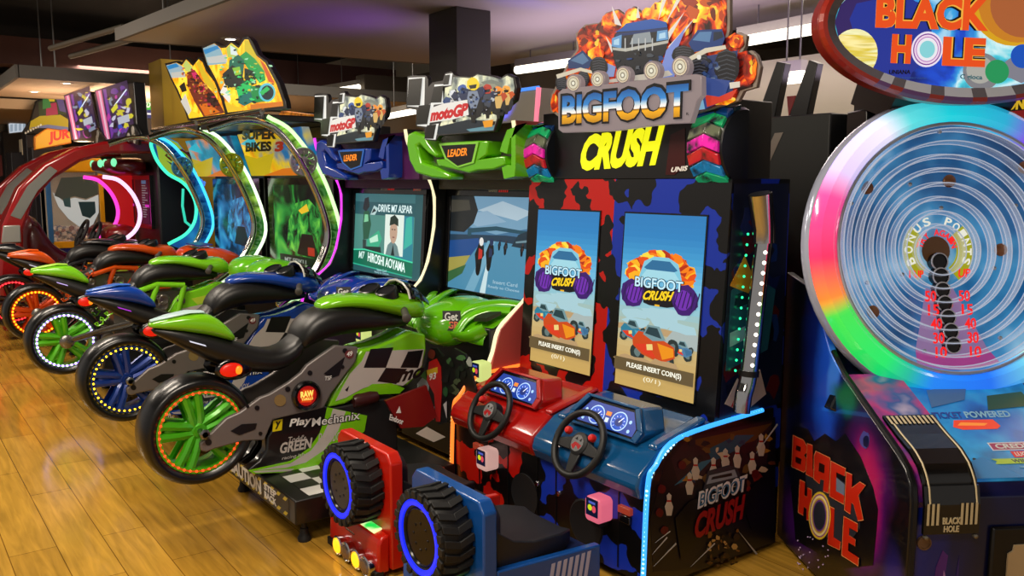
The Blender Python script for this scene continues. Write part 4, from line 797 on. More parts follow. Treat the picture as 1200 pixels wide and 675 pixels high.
    truck(.2, .315, .36, '2a7a98', '4aa0b8'); truck(.84, .27, .26, '4a7aa0', '3a6a90'); truck(.48, .25, .62, 'c8481a', 'e8901a')
    for k in range(10): B.poly([(x * w, y * h) for x, y in blob(rnd.uniform(.1, .9), rnd.uniform(.12, .18), .14, .02, 9, .4, rnd)], E('b89a70', .8))
    P([(0, .09), (1, .09), (1, .165), (0, .165)], '6a5a3c', .7)
    B.words('PLEASE INSERT COIN(S)', .17 * w, .108 * h, .86 * w, .145 * h, E('f0f0e0', 1.1), 0, .012); B.words('(0/1)', .40 * w, .05 * h, .62 * w, .082 * h, E('e8e0c0', 1), 0, .0)
    B.build('screen', f)
game_screen(-3.517, -3.045, ''); game_screen(-2.868, -2.385, '')
# right flank of the tower: printed panel, exhaust pipe with lights
B = Board((BXR - .018, 0, 0), (0, 1, 0), (0, 0, 1))
rnd = random.Random(21)
B.poly([(2.79, .66), (3.21, .66), (3.21, 1.64), (2.84, 1.64)], M('0a1430', .35))
for k in range(20): B.poly(blob(rnd.uniform(2.85, 3.15), rnd.uniform(.7, 1.5), .05, .05, 9, .5, rnd), M(rnd.choice(['0e1c4a', '14205a', '4a0c10', '0a0c14', '10306a']), .3))
B.poly([(2.82, .86), (3.1, .92), (3.14, 1.18), (2.98, 1.26), (2.84, 1.2)], M('1f5a6a', .3)); B.poly([(2.84, .96), (3.02, 1.0), (3.04, 1.06), (2.84, 1.02)], M('8ac0c8', .3)); B.poly([(2.86, 1.12), (2.98, 1.14), (2.98, 1.2), (2.87, 1.18)], M('14303a', .25))
B.poly([(2.83, 1.22), (2.92, 1.34), (2.98, 1.25), (3.05, 1.32), (3.08, 1.2), (2.95, 1.18)], M('c8901a', .35)); B.poly([(2.82, .72), (2.9, .82), (2.97, .74), (3.05, .84), (3.1, .72), (2.95, .66)], M('c8b8a8', .35)); B.poly([(2.86, .7), (2.9, .76), (2.93, .7)], M('b8201a', .35))
B.build('flank_print', bf)
pp = MB(); path = spline([(-2.185, 2.83, .70), (-2.185, 2.84, .77), (-2.185, 2.87, .86), (-2.185, 2.905, 1.15), (-2.185, 2.94, 1.42)], 4); pp.tube(path, .036, 16)
pipe = pp.build('exhaust_pipe', CHR, bf)
tp = MB(); tp.tube([(-2.185, 2.938, 1.40), (-2.185, 2.935, 1.46), (-2.185, 2.90, 1.60)], [.046, .046, .05], 18); tp.build('pipe_tip', CHR, pipe)
tp = MB(); tp.disc((-2.185, 2.8998, 1.6012), (0, -.242, .97), .044, 20); tp.build('pipe_mouth', M('34363a', .3, .6), pipe)
for z, y in ((.86, 2.87), (1.41, 2.938)): MB().lathe((-2.185, y, z), (0, .08, 1), [(.037, -.012), (.042, -.012), (.042, .012), (.037, .012)], 20).build('pipe_clamp', BLK, pipe)
for k in range(12):
    z = .90 + k * .042; y = 2.87 + (z - .86) * .125
    n = V(.8, -.6, 0); L = MB(); L.lathe(V(-2.185, y, z) + n * .034, n, [(.008, 0), (.008, .004), (.004, .007)], 10); L.build('pipe_light', E('fff0e0', 3), pipe)
gl = MB()
for k in range(14): gl.ball((BXR + .0, 2.865 + k * .004, .86 + k * .044), .006, 6)
gl.build('green_reflections', E('20d080', 3), bf)  # glowing dots stand in for green reflections along the panel edge
# lower body and flank panels
low = [(2.345, .03), (2.362, .455), (2.405, .54), (2.545, .63), (3.07, .655), (3.14, .655), (3.14, .03)]
for x, c, nm in ((BXR, '38a0ff', 'blue'), (BXL - .02, 'ff7a2a', 'orange')):
    sp = MB().prism([V(x - .02 if x == BXR else x, y, z) for y, z in low], (.02, 0, 0)).build('flank_panel', M('0c0a12', .3, 0, 0, .4), bf, .003)
    e = [V(x - (.006 if x == BXR else -.01), y - .004, z) for y, z in low[:5]]
    MB().tube(spline(e, 5), .0105, 8).build('light_strip', E(c, 1.5), sp)
    dots = MB()
    ee = spline(e, 1); tot = [(a, b) for a, b in zip(ee, ee[1:])]
    for a, b in tot:
        n = max(1, int((b - a).length / .018))
        for i in range(n): dots.ball(a.lerp(b, (i + .5) / n) + V(.003 if x == BXR else -.003, -.006, .003), .0065, 6)
    dots.build('strip_diodes', E('a8e0ff' if x == BXR else 'ffb070', 3), sp)
    if x == BXR:
        B = Board((x, 0, 0), (0, 1, 0), (0, 0, 1)); rnd = random.Random(14)
        Zp = lambda q: [(640 + a / 2.871, 440 + b / 2.871) for a, b in q]
        def pz(q, c, r=.35): B.px(Zp(q), M(c, r))
        pz([(400, 290), (470, 200), (770, 140), (770, 560), (520, 650), (360, 660), (350, 480)], '0e0a14')
        pz([(420, 280), (480, 205), (760, 150), (740, 300), (560, 330), (450, 380)], '2a1420'); pz([(480, 220), (620, 190), (760, 160), (700, 220), (560, 260)], '5a3818'); pz([(540, 250), (640, 200), (700, 200), (640, 250), (560, 290)], '20506a'); pz([(430, 370), (520, 290), (560, 280), (500, 340)], '2a6a88')
        for k in range(34): B.px(Zp(blob(rnd.uniform(470, 760), rnd.uniform(200, 400), rnd.uniform(6, 18), rnd.uniform(6, 16), 7, .5, rnd)), M(rnd.choice(['a87420', '5a2a14', 'c8b49a', '7a2018', '1a1420', '2a3a5a', '6a4a20']), .4))
        for a, b in [(480, 350), (500, 300), (560, 300), (640, 260), (690, 280), (720, 220), (600, 270), (410, 420)]:
            pz([(a - 8, b + 50), (a - 14, b + 20), (a - 6, b), (a - 8, b - 18), (a, b - 26), (a + 8, b - 18), (a + 6, b), (a + 14, b + 20), (a + 8, b + 50)], 'c8beb0'); pz([(a - 7, b - 2), (a + 7, b - 2), (a + 7, b + 4), (a - 7, b + 4)], 'b01a14')
        for a, b in [(385, 380), (395, 520), (378, 460), (455, 300), (700, 330)]: B.px(Zp(blob(a, b, 13, 15, 10, .1, rnd)), M('5a0c10', .35))
        pz([(525, 385), (540, 320), (610, 300), (640, 310), (655, 350), (640, 370)], '28303c'); pz([(535, 365), (545, 335), (630, 315), (640, 340)], '8a98a8'); pz([(550, 350), (555, 340), (620, 326), (622, 336)], '14181e')
        pz([(430, 480), (480, 420), (520, 410), (500, 560), (450, 620)], '08080a'); pz([(650, 420), (720, 340), (760, 360), (750, 480), (690, 520)], '08080a')
        for k in range(40): B.px(Zp(blob(rnd.uniform(540, 640), rnd.uniform(520, 640), rnd.uniform(2, 9), rnd.uniform(2, 12), 6, .5, rnd)), M(rnd.choice(['8a5a1a', '3a2410', 'c8a05a', '20140c', '5a3a18']), .4))
        for q in ([(350, 600), (400, 540), (402, 544)], [(355, 640), (430, 560), (432, 565)], [(640, 520), (700, 600), (704, 596)], [(700, 260), (770, 160), (773, 165)], [(360, 560), (410, 520), (411, 523)], [(480, 640), (560, 560), (562, 564)]): pz(q, 'b8b8b8')
        B.pxwords('BIGFOOT', *Zp([(502, 448), (664, 386), (508, 388)]), M('d8d8e0', .35), .045); B.pxwords('BIGFOOT', *Zp([(508, 438), (656, 382), (513, 394)]), M('2a6a98', .3), .005)
        B.pxwords('CRUSH', *Zp([(488, 552), (652, 480), (500, 462)]), M('9a1414', .35), .04); B.build('flank_artwork', sp)
kk = MB(); kk.box(BXL + .005, BM, 2.365, 2.75, .05, .44, 0); kk.box(BM, BXR - .025, 2.365, 2.75, .05, .44, 1); kp = kk.build('front_panel', [RC, BC], bf)
ln = MB()
for x in (-3.42, -3.18, -2.955, -2.82, -2.42): ln.box(x - .003, x + .003, 2.361, 2.366, .07, .45)
ln.box(-3.6, -2.3, 2.361, 2.366, .445, .452); ln.build('panel_gap', BLK, kp)
for x in (-3.05, -2.62): MB().lathe((x, 2.366, .19), (0, -1, 0), [(.10 if x < -2.7 else .11, 0), (.10, .006), (.09, .004), (.001, .004)], 30).build('speaker_grille', M('0b0b10', .6), kp)
for x in (-2.955, -2.80): MB().lathe((x, 2.366, .27), (0, -1, 0), [(.014, 0), (.012, .01), (.004, .012)], 12).build('lock', CHR, kp)
card_reader((-3.30, 2.29, .315), bf, 'e8b8ae', .6); card_reader((-2.50, 2.29, .315), bf, 'f0708a', .7)
for x in (-3.42, -2.375):
    MB().box(x - .035, x + .035, 2.345, 2.37, .315, .345).build('coin_return', E('c84a30', .35), bf, .004); MB().box(x - .03, x + .03, 2.35, 2.37, .275, .308).build('coin_slot', BLKG, bf, .004)
def console(xa, xb, col, disp_x):
    pm = M(col, .22, 0, 0, .5)
    c = MB(); c.prism([V(xa, y, z) for y, z in [(2.345, .40), (2.32, .455), (2.335, .50), (2.45, .585), (2.56, .615), (2.765, .65), (2.765, .40)]], (xb - xa, 0, 0)); con = c.build('dashboard', pm, bf, .012)
    x = disp_x; PB = Board((x - .175, 2.432, .585), (1, 0, 0), (0, .075, .125)); hexa = [(-.035, .0), (.385, .0), (.40, .05), (.335, .148), (.015, .148), (-.05, .05)]
    p = MB(); p.prism([PB.at(q, r, 0) for q, r in hexa], V(0, .13, -.01)); pod = p.build('instrument_pod', pm, con, .012)
    p = MB(); n6 = len(hexa); ins = [(.175 + (q - .175) * .86, .070 + (r - .070) * .84) for q, r in hexa]
    for i in range(n6):
        j = (i + 1) % n6; p.prism([PB.at(*hexa[i], .0), PB.at(*hexa[j], .0), PB.at(*ins[j], .0), PB.at(*ins[i], .0)], PB.n * .016)
    p.build('pod_hood', pm, pod, .003)
    B = Board(PB.at(.005, .018, .001), PB.u, PB.w); B.poly([(q - .005, r - .018) for q, r in ins], M('05070c', .2)); B.poly([(.0, .004), (.34, .004), (.345, .04), (.30, .105), (.04, .105), (-.005, .04)], E('123a9a', .9))
    for a in (.1, .24):
        B.oval(a, .05, .047, .043, E('b8d8ff', 1)); B.oval(a, .05, .042, .038, E('1c54c8', .9)); B.oval(a, .046, .022, .018, E('0c2a78', .9)); B.line(a, .046, a + .02, .07, .004, E('f0f4ff', 1.2))
        for k in range(9): t = PI * (1.25 - k / 8 * 1.5); B.line(a + .028 * math.cos(t), .046 + .023 * math.sin(t), a + .036 * math.cos(t), .046 + .03 * math.sin(t), .002, E('e8f0ff', 1.1))
    B.rect(.155, .06, .185, .078, E('f0882a', 1)); B.rect(.16, .03, .18, .05, E('d8e8ff', .9))
    for a, b in ((.035, .06), (.03, .02), (.305, .06), (.31, .02)): B.oval(a, b, .008, .008, E('a8d0ff', 1))
    B.build('gauge_display', pod)
    for sx in (-1, 1): MB().prism([V(x + sx * .255, 2.44, .575), V(x + sx * .31, 2.44, .575), V(x + sx * .31, 2.74, .645), V(x + sx * .255, 2.74, .645)], (0, 0, .025)).build('dash_ridge', pm, con, .012)
    # steering wheel
    c = V(x + (-.03 if x < -3 else -.04), 2.335, .545); n = V(0, -.88, .47).normalized(); u = V(1, 0, 0); w = n.cross(u)
    st = MB().ring(c, n, .138, .0155, 44, 10); wheel = st.build('steering_wheel', M('0d0d0e', .5), bf)
    hub = MB().lathe(c - n * .01, n, [(.05, -.03), (.05, .012), (.04, .018), (.001, .018)], 24); hub.build('wheel_hub', BLKM, wheel)
    for a in (-.15, PI + .15, -PI / 2):
        d = u * math.cos(a) + w * math.sin(a); q = (n.cross(d)).normalized(); s_ = MB(); s_.prism([c + d * .04 + q * .03, c + d * .04 - q * .03, c + d * .135 - q * .017, c + d * .135 + q * .017], n * -.014); s_.build('wheel_spoke', M('141416', .4), wheel, .004)
    B = Board(c + n * .0085, u, w); B.oval(0, 0, .036, .036, M('c8c8cc', .2, .8)); B.poly([(-.03, -.015), (-.01, -.03), (.0, -.01), (.02, -.024), (.03, -.005), (.012, .0), (-.012, .004)], M('a0141a', .35)); B.poly([(-.02, .016), (-.008, .028), (.0, .012)], BLK); B.poly([(.008, .012), (.02, .026), (.022, .01)], BLK); B.build('hub_badge', wheel)
    for sx in (-1, 1) if x > -3 else (-1,):
        MB().lathe(c + u * sx * .075 + w * .04 + n * .002, n, [(.017, 0), (.017, .016), (.012, .022), (.001, .023)], 16).build('push_button', M('c8201c', .3), wheel)
    MB().tube([c - n * .02, c - n * .14], .035, 14).build('steering_column', BLKM, bf)
console(BXL + .012, BM - .004, 'a8120e', -3.26); console(BM + .004, BXR - .03, '0c4c7e', -2.60)
# header with truck tyres
hd = MB(); hd.box(-3.50, -2.36, 2.83, 3.2, 1.66, 1.995); head = hd.build('header_box', M('0a0a0c', .35), bf, .004)
B = Board((0, 2.829, 0), (1, 0, 0), (0, 0, 1)); B.pxwords('CRUSH', (677, 201), (768, 194), (686, 158), E('f0f010', 1), .06); B.pxwords('UNIS', (786, 202), (805, 200), (788, 196), WHT, .04)
B.px([(786, 158), (803, 150), (803, 196), (790, 205), (780, 205)], M('3a0808', .3)); B.build('header_lettering', head)
def truck_tyre(x0, x1):
    c = V((x0 + x1) / 2, 2.93, 1.79); R = .165; hw = (x1 - x0) / 2; mb = MB()
    mb.lathe(c, (1, 0, 0), [(.10, -hw), (R * .93, -hw), (R, -hw + .018), (R, hw - .018), (R * .93, hw), (.10, hw)], 40)
    for p in mb.v: p.y = min(p.y, 2.945)
    ty = mb.build('truck_tyre', M('10151c', .3), head, 0)
    lug = MB(); cols = ['0a6a3a', '14a870', '1878b0', 'b01828', 'd818a0', 'a89a28', '5a604a', '12a060', '0a3a70', '0a2a30']
    mats = [noise_mat('lit_tread_' + q, [(.3, '14181c'), (.5, q), (.72, q), (.85, 'd8d8d0')], 16, 3, .2, .36, coat=.5) for q in cols] + [M('15181c', .35)]
    nl = 20
    for k in range(nl):
        a = 2 * PI * k / nl
        for sx in (-1, 1):
            pts = []
            for (xx, da) in [(0.0, .03), (sx * hw * .96, -.13), (sx * hw * .96, .125), (0.0, .305)]:
                t = a + da; pts.append(c + V(xx, -math.cos(t) * (R + .013), math.sin(t) * (R + .013)))
            aa = ((a + PI) % (2 * PI)) - PI
            if abs(aa) > 1.5: continue
            mi = len(cols) if abs(aa) > 1.35 else int((aa + 1.35) / 2.7 * 9.99)
            lug.prism(pts, (c + V(0, 0, 0) - (pts[0] + pts[2]) / 2).normalized() * .02, mi)
    lug.build('tread_lugs', mats, ty, .003)
    return ty
truck_tyre(-3.585, -3.405); truck_tyre(-2.455, -2.285)
Zt = lambda q: [(640 + a / 4.219, b / 4.219) for a, b in q]
outT = [(18, 545), (24, 470), (60, 400), (118, 290), (150, 245), (146, 165), (190, 122), (262, 112), (296, 62), (350, 44), (384, 70), (432, 30), (470, 60), (512, 40), (556, 6), (640, -40), (760, -62), (880, -50), (908, -10), (908, 150), (896, 190), (950, 158), (992, 176), (984, 232), (966, 262), (1014, 248), (1040, 270), (1060, 330), (1040, 432), (976, 450), (950, 500), (800, 545), (700, 575), (90, 600)]
YT = 2.80
tsign = MB().prism([OY(*q, YT) for q in Zt(outT)], (0, .02, 0)).build('truck_cutout_sign', M('8a8078', .35), head, .002)
B = Board((0, YT - .0008, 0), (1, 0, 0), (0, 0, 1)); rnd = random.Random(8)
B.px(Zt([(480 + (a - 480) * .965, 300 + (b - 300) * .975) for a, b in outT]), FIRE2)
FL = ['c8500a', 'e88a12', 'e8b81a', '9a2a0a', 'b83a0c', '6a1a08', 'f0d040']
for cx, cy, rx, ry, n in [(200, 190, 48, 60, 16), (270, 180, 46, 66, 16), (330, 100, 50, 44, 12), (430, 70, 40, 30, 6), (510, 66, 34, 28, 5), (640, 30, 70, 60, 14), (760, 40, 110, 80, 30), (850, 90, 46, 80, 12), (690, 130, 40, 50, 8), (250, 270, 40, 40, 6), (45, 510, 18, 46, 6), (945, 205, 36, 34, 6), (1012, 340, 36, 74, 14), (870, 495, 70, 26, 10), (560, 50, 40, 40, 5)]:
    B.px(Zt(blob(cx, cy, rx * .98, ry * .98, 16, .1, rnd)), FIRE if n % 4 else FIRE2)
    for k in range(n // 3): B.px(Zt(blob(cx + rnd.uniform(-.6, .6) * rx, cy + rnd.uniform(-.6, .6) * ry, rx * rnd.uniform(.15, .4), ry * rnd.uniform(.15, .4), 9, .45, rnd)), E(rnd.choice(FL), .75))
for q in ([(330, 30), (380, 130), (345, 120)], [(580, 0), (600, 0), (560, 100)], [(650, 0), (670, 0), (600, 110)], [(690, 60), (600, 170), (610, 200)], [(740, 90), (610, 230), (620, 260)], [(300, 180), (340, 240), (330, 260)], [(460, 30), (470, 90), (450, 90)]): B.px(Zt(q), E('e8e0d8', .7))
def pt(q, c, e=.5): B.px(Zt(q), E(c, e))
pt([(560, 390), (600, 250), (700, 130), (660, 230), (640, 380)], '7a90d8', .7); pt([(300, 310), (350, 330), (340, 380), (300, 380)], '8aa0d8', .6)
# main truck nose
pt([(330, 230), (345, 170), (400, 120), (530, 96), (605, 115), (612, 190), (600, 250), (560, 330), (560, 390), (370, 390), (345, 310)], '161c26', .5)
pt([(345, 160), (385, 138), (400, 118), (530, 94), (600, 110), (606, 135), (480, 150)], '0a4a98', .9); pt([(355, 166), (480, 152), (606, 137), (610, 150), (350, 182)], '062a60', .8)
pt([(330, 230), (332, 190), (380, 172), (378, 240)], '5a90c0', .9); pt([(552, 205), (556, 155), (606, 148), (610, 196)], '5a90c0', .9); pt([(340, 222), (342, 200), (368, 190), (368, 224)], 'a8d0e8', .8); pt([(564, 194), (566, 168), (596, 160), (598, 188)], 'a8d0e8', .8)
pt([(420, 220), (440, 170), (520, 158), (530, 210)], '8c98a0', .7); pt([(335, 236), (400, 240), (612, 200), (610, 214), (400, 256), (336, 248)], 'b8b8ae', .7)
for x in (395, 430, 462, 495, 530): pt([(x, 190), (x + 5, 189), (x + 5, 250), (x, 252)], 'c0c4c4', .7)
for k in range(26): B.px(Zt(blob(rnd.uniform(355, 580), rnd.uniform(260, 370), rnd.uniform(6, 18), rnd.uniform(5, 12), 8, .4, rnd)), E(rnd.choice(['0a0e14', '28303c', '4a5460', '10141c', '1a4a90', '5a6068']), .5))
# side trucks and wheels
def cwheel(cx, cy, rx, ry):
    B.px(Zt(blob(cx, cy, rx, ry, 24, .05, rnd)), E('1a1c22', .5))
    for k in range(7):
        a = -ry * .8 + k * ry * .26; pt([(cx - rx * .7, cy + a), (cx, cy + a - ry * .16), (cx + rx * .7, cy + a), (cx + rx * .7, cy + a + 5), (cx, cy + a - ry * .16 + 6), (cx - rx * .7, cy + a + 5)], '4a4e58', .5)
pt([(115, 300), (190, 250), (240, 300), (220, 340), (120, 340)], '1c3a6a', .7); pt([(130, 300), (190, 262), (220, 300), (190, 320)], '5a80a8', .6)
cwheel(270, 330, 45, 48); cwheel(85, 410, 30, 40); cwheel(195, 390, 30, 40)
pt([(60, 370), (180, 335), (235, 350), (240, 366), (180, 352), (66, 390)], 'd8cfb8', .7)
pt([(715, 215), (760, 150), (880, 145), (895, 190), (880, 230), (740, 260)], '123a78', .7); pt([(735, 200), (770, 160), (830, 158), (820, 210)], '5a88b8', .6); pt([(840, 160), (880, 158), (888, 186), (838, 206)], '1a2a40', .5)
pt([(740, 290), (960, 250), (930, 480), (800, 540), (740, 480)], '2a3c70', .6); cwheel(690, 275, 56, 48); cwheel(770, 320, 50, 60); cwheel(905, 330, 62, 85)
for k in range(16): B.px(Zt(blob(rnd.uniform(780, 880), rnd.uniform(300, 400), 12, 12, 8, .4, rnd)), E(rnd.choice(['1a2a50', '30508a', '8090a0', '0c1420']), .5))
pt([(710, 290), (800, 240), (900, 225), (905, 244), (810, 262), (720, 308)], 'd8cfb8', .7); B.px(Zt(blob(770, 284, 11, 13, 12, .05, rnd)), E('e8e8e0', .7)); pt([(920, 410), (972, 404), (972, 432), (924, 440)], 'e0d8c8', .7); pt([(745, 530), (770, 380), (925, 400), (900, 470), (800, 540)], '3a5298', .6); pt([(800, 470), (870, 480), (960, 440), (930, 490), (810, 530)], 'd8402a', .7); pt([(740, 550), (790, 490), (800, 540)], '8ac0e0', .7)
pt([(300, 400), (380, 385), (620, 350), (640, 372), (560, 392), (300, 412)], 'd8d0c0', .6); B.build('sign_artwork', tsign)
# title plate in front of it
YP = 2.72
def plate(name, par, m, d=0, grow=0):
    mb = MB(); mb.prism([OY(*q, YP) for q in Zt([(58, 460), (80, 440), (740, 366), (768, 376), (770, 470), (745, 500), (728, 560), (712, 608), (600, 612), (330, 648), (80, 656), (60, 640)])], (0, .03, 0)); return mb.build(name, m, par, .003)
PLM = E('a8989a', .45)  # glow added to lift the brightness of plate and lamp surrounds
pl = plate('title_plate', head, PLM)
B = Board((0, YP - .001, 0), (1, 0, 0), (0, 0, 1))
for cx, cy, r in [(135, 412, 44), (255, 392, 42), (380, 372, 44), (522, 350, 48), (664, 330, 52)]:
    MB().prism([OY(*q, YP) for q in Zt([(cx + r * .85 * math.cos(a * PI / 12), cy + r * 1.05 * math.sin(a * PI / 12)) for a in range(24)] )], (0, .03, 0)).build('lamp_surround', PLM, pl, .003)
    Q = lambda k: Zt([(cx + r * k * .85 * math.cos(a * PI / 12), cy + r * k * 1.05 * math.sin(a * PI / 12)) for a in range(24)])
    B.px(Q(.78), M('d8d4c4', .3)); B.px(Q(.66), M('8a8478', .3)); B.px(Q(.58), E('e8e4cc', .6)); B.px(Q(.3), M('6a665a', .3)); B.px(Q(.2), E('f0f0e0', .7))
B.pxwords('BIGFOOT', *Zt([(74, 628), (716, 588), (76, 462)]), M('0a0a0e', .3), .07, .004)
um = uv_mat('title_enamel', [(0, 'a87808'), (.28, 'd8a010'), (.34, '5a4010'), (.36, 'f0e8e8'), (.5, 'a8c8e0'), (.62, '2a7ac8'), (1, '0a4a90')], .35)
B.pxwords('BIGFOOT', *Zt([(84, 616), (706, 578), (86, 474)]), um, .042, .004); B.pxwords('R', *Zt([(697, 570), (708, 569), (697, 556)]), BLK, 0); B.build('title_lettering', pl)
tag(bf, None, None)
# ------------------------------------------------------------------ the two ride seats with a tyre on the back
def kart(x, col, dk, label):
    t = thing('ride_kart', label, 'seat', (x, 1.8, 0), 0, 'ride seats with a tyre on the back'); pm = M(col, .3, 0, 0, .3); w = .25
    pn = MB().prism([V(x + a, 1.64, z) for a, z in [(-w, .03), (w, .03), (w, .49), (w - .035, .53), (-w + .035, .53), (-w, .49)]], (0, .06, 0)); pn.build('back_panel', pm, t, .008)
    MB().loft([[V(x + a, 1.70, z) for a, z in [(-.22, .2), (.22, .2), (.22, .46), (.18, .51), (-.18, .51), (-.22, .46)]], [V(x + a, 1.755, z) for a, z in [(-.2, .22), (.2, .22), (.2, .44), (.16, .48), (-.16, .48), (-.2, .44)]]], 0, False).build('backrest', M('0c0c0e', .45), t, .012)
    c = V(x + .025, 1.575, .365); R = .168; ty = MB(); ax = V(0, -1, 0)
    ty.lathe(c, ax, [(.105, -.055), (.155, -.065), (R, -.05), (R, .05), (.160, .066), (.145, .07), (.11, .06), (.1, .045)], 44); tyre = ty.build('tyre', M('0f0f10', .55), t, sharp=60)
    lg = MB(); nl = 22
    for k in range(nl):
        a = 2 * PI * k / nl
        for sy in (-1, 1):
            pts = [c + V(math.cos(a + da) * (R + .011), yy, math.sin(a + da) * (R + .011)) for yy, da in [(0, 0.0), (sy * .062, .1 + .0), (sy * .062, .25), (0, .15)]]
            lg.prism(pts, (c - (pts[0] + pts[2]) / 2).normalized() * .018)
        q = c + V(math.cos(a) * R * .97, -.062, math.sin(a) * R * .97); e = V(-math.sin(a), 0, math.cos(a)); r_ = V(math.cos(a), 0, math.sin(a)); lg.prism([q + e * .012 + r_ * .008, q - e * .012 + r_ * .008, q - e * .016 - r_ * .022, q + e * .016 - r_ * .022], (0, -.012, 0))
    lg.build('tread_lugs', M('111112', .6), tyre, .002)
    rg = MB().lathe(c, ax, [(.118, .062), (.118, .07), (.134, .073), (.142, .068), (.142, .06)], 48, cap=False); rg.build('glow_ring', E('1428f0', 1.25), tyre)
    ri = MB(); ri.lathe(c, ax, [(.11, .058), (.105, .064), (.098, .05), (.09, .03), (.001, .03)], 36); ri.lathe(c, ax, [(.001, .055), (.026, .055), (.03, .03)], 16)
    for k in range(8):
        a = 2 * PI * k / 8; d = V(math.cos(a), 0, math.sin(a)); e = V(-math.sin(a), 0, math.cos(a))
        for s_ in (-1, 1): ri.tube([c + ax * .05 + d * .022, c + ax * .052 + d * .06 + e * s_ * .012, c + ax * .052 + d * .1 + e * s_ * .022], .006, 6)
        ri.ball(c + ax * .056 + d * .05, .007, 6)
    ri.build('wheel_rim', M('1c1c1f', .2, .6), tyre)
    # rear bumper body with lamps
    bb = MB().prism([V(x - .235, y, z) for y, z in [(1.64, .02), (1.64, .185), (1.60, .18), (1.585, .15), (1.58, .02)]], (.47, 0, 0)); bump = bb.build('rear_bumper', pm, t, .012)
    MB().prism([V(x - .13, 1.596, .181), V(x + .18, 1.596, .181), V(x + .17, 1.638, .185), V(x - .12, 1.638, .185)], (0, 0, .006)).build('lit_strip', noise_mat('strip_glow' + col, [(.35, '20c848'), (.5, 'c8e8a0'), (.65, 'd8d890')], 9, 2, .3, 1.3), bump)
    MB().prism([V(x - .235, 1.57, .0), V(x + .235, 1.57, .0), V(x + .235, 1.57, .035), V(x - .235, 1.57, .035)], (0, .04, 0)).build('bumper_bar', BLKM, bump, .004)
    B = Board((x - .07, 1.582, .118), (1, 0, 0), (0, .02, .05)); B.rect(0, .005, .09, .032, BLK); B.words('BIGFOOT', .005, .008, .085, .028, M('c8c4b8', .3, .5), 0, .03); B.build('rear_badge', bump)
    for k, xx in enumerate((-.14, -.055, .04, .125)):
        l = MB(); q = V(x + xx + .06, 1.568, .05); l.lathe(q, ax, [(.001, -.02), (.034, -.02), (.042, .0), (.044, .02), (.038, .024), (.036, .018), (.001, .022)], 20, 0)
        lamp = l.build('tail_lamp', CHR, bump); L = MB().lathe(q + ax * .021, ax, [(.034, 0), (.028, .008), (.001, .012)], 18); L.build('lamp_lens', E('ffa81a', 2.2) if k in (0, 2) else M('8a7a70', .1, .7), lamp)
    # seat and side rails
    st = MB(); st.loft([[V(x - a, y, zb), V(x + a, y, zb), V(x + a, y, zt), V(x + a * .6, y, zt - dz), V(x - a * .6, y, zt - dz), V(x - a, y, zt)] for y, a, zb, zt, dz in [(1.72, .215, .22, .40, .03), (1.80, .215, .22, .345, .035), (1.90, .21, .22, .315, .03), (2.05, .19, .22, .30, .02), (2.13, .15, .23, .285, .01)]]); st.build('cushion', M('17171b', .5), t, .008)
    for s_ in (-1, 1):
        r_ = MB().prism([V(x + s_ * .25, y, z) for y, z in [(1.70, .03), (1.70, .265), (2.2, .235), (2.2, .03)]], (-s_ * .035, 0, 0)); rr = r_.build('side_rail', pm, t, .006)
        if s_ > 0:
            B = Board((x + .2505, 0, 0), (0, 1, 0), (0, 0, 1))
            for k in range(7): B.poly([(1.93 + k * .03, .12), (1.948 + k * .03, .12), (1.968 + k * .03, .225), (1.95 + k * .03, .225)], M('b8b8d8', .4))
            B.build('rail_stripes', rr)
    MB().box(x - .22, x + .22, 1.7, 2.18, .03, .22).build('seat_base', M(dk, .4), t, .006)
    return t
kart(-3.27, 'c41c0a', '0c0c10', 'red ride seat with a blue-ringed tyre on its back, beside the chequered platform')
kart(-2.60, '0c4a96', '0a1a40', 'blue ride seat with a blue-ringed tyre on its back, nearest the camera')
# ------------------------------------------------------------------ big spinning wheel ticket game
AR = math.radians(57.7); D = V(-math.sin(AR), math.cos(AR), 0); R_ = V(math.cos(AR), math.sin(AR), 0); O0 = V(-2.156, 3.164, 0)
def W(v, u, z): return O0 + D * v + R_ * u + V(0, 0, z)
BW = .96
bh = thing('ticket_wheel_game', 'big ticket arcade game with a rainbow-ringed wheel and oval sign, at right', 'arcade game', W(-.4, BW / 2, 0), AR)
NAVY = noise_mat('space_print', [(.3, '05060f'), (.45, '0a1248'), (.55, '1026a0'), (.62, '0e1c70'), (.72, '2a0c58')], 2.0, 3, .3, .0, stretch=(1, 1, .35), coat=.4)
prof = [(-.93, .03), (-.93, .60), (-.92, .655), (-.885, .70), (-.82, .738), (-.40, .915), (-.30, .98), (-.12, 1.2), (.15, 1.25), (.15, .03)]
for u, w, nm in ((0, .03, 'side_panel'), (BW - .03, .03, 'side_panel')):
    sp = MB().prism([W(v, u, z) for v, z in prof], R_ * w).build('side_panel', NAVY, bh, .004)
    if u == 0: left = sp; sp.data.materials[0] = soft_mat('space_flank', '04050c', [((-.48, .15, .85), (2, .22, .6), '0a1c70'), ((-.48, .12, .85), (2, .12, .32), '1a50d0'), ((-.48, .06, .95), (2, .05, .2), '3a80f0'), ((-.48, -.22, .50), (2, .20, .34), '5a0c70'), ((-.48, -.23, .52), (2, .12, .24), 'b8185e'), ((-.48, -.21, .52), (2, .04, .09), 'e0a0c8'), ((-.48, -.05, .84), (2, .12, .07), '0c6a40'), ((-.48, .30, .2), (2, .22, .2), '3c0e5e'), ((-.48, -.45, .2), (2, .1, .25), '1a1470')], .16, 4, .3, 0, .4)
    tr = MB().tube([W(v, u + .015, z) for v, z in prof[:7]], .012, 6); tr.build('edge_trim', M('0a0a0c', .3), sp)
B = Board(W(0, -.0005, 0), -D, V(0, 0, 1))
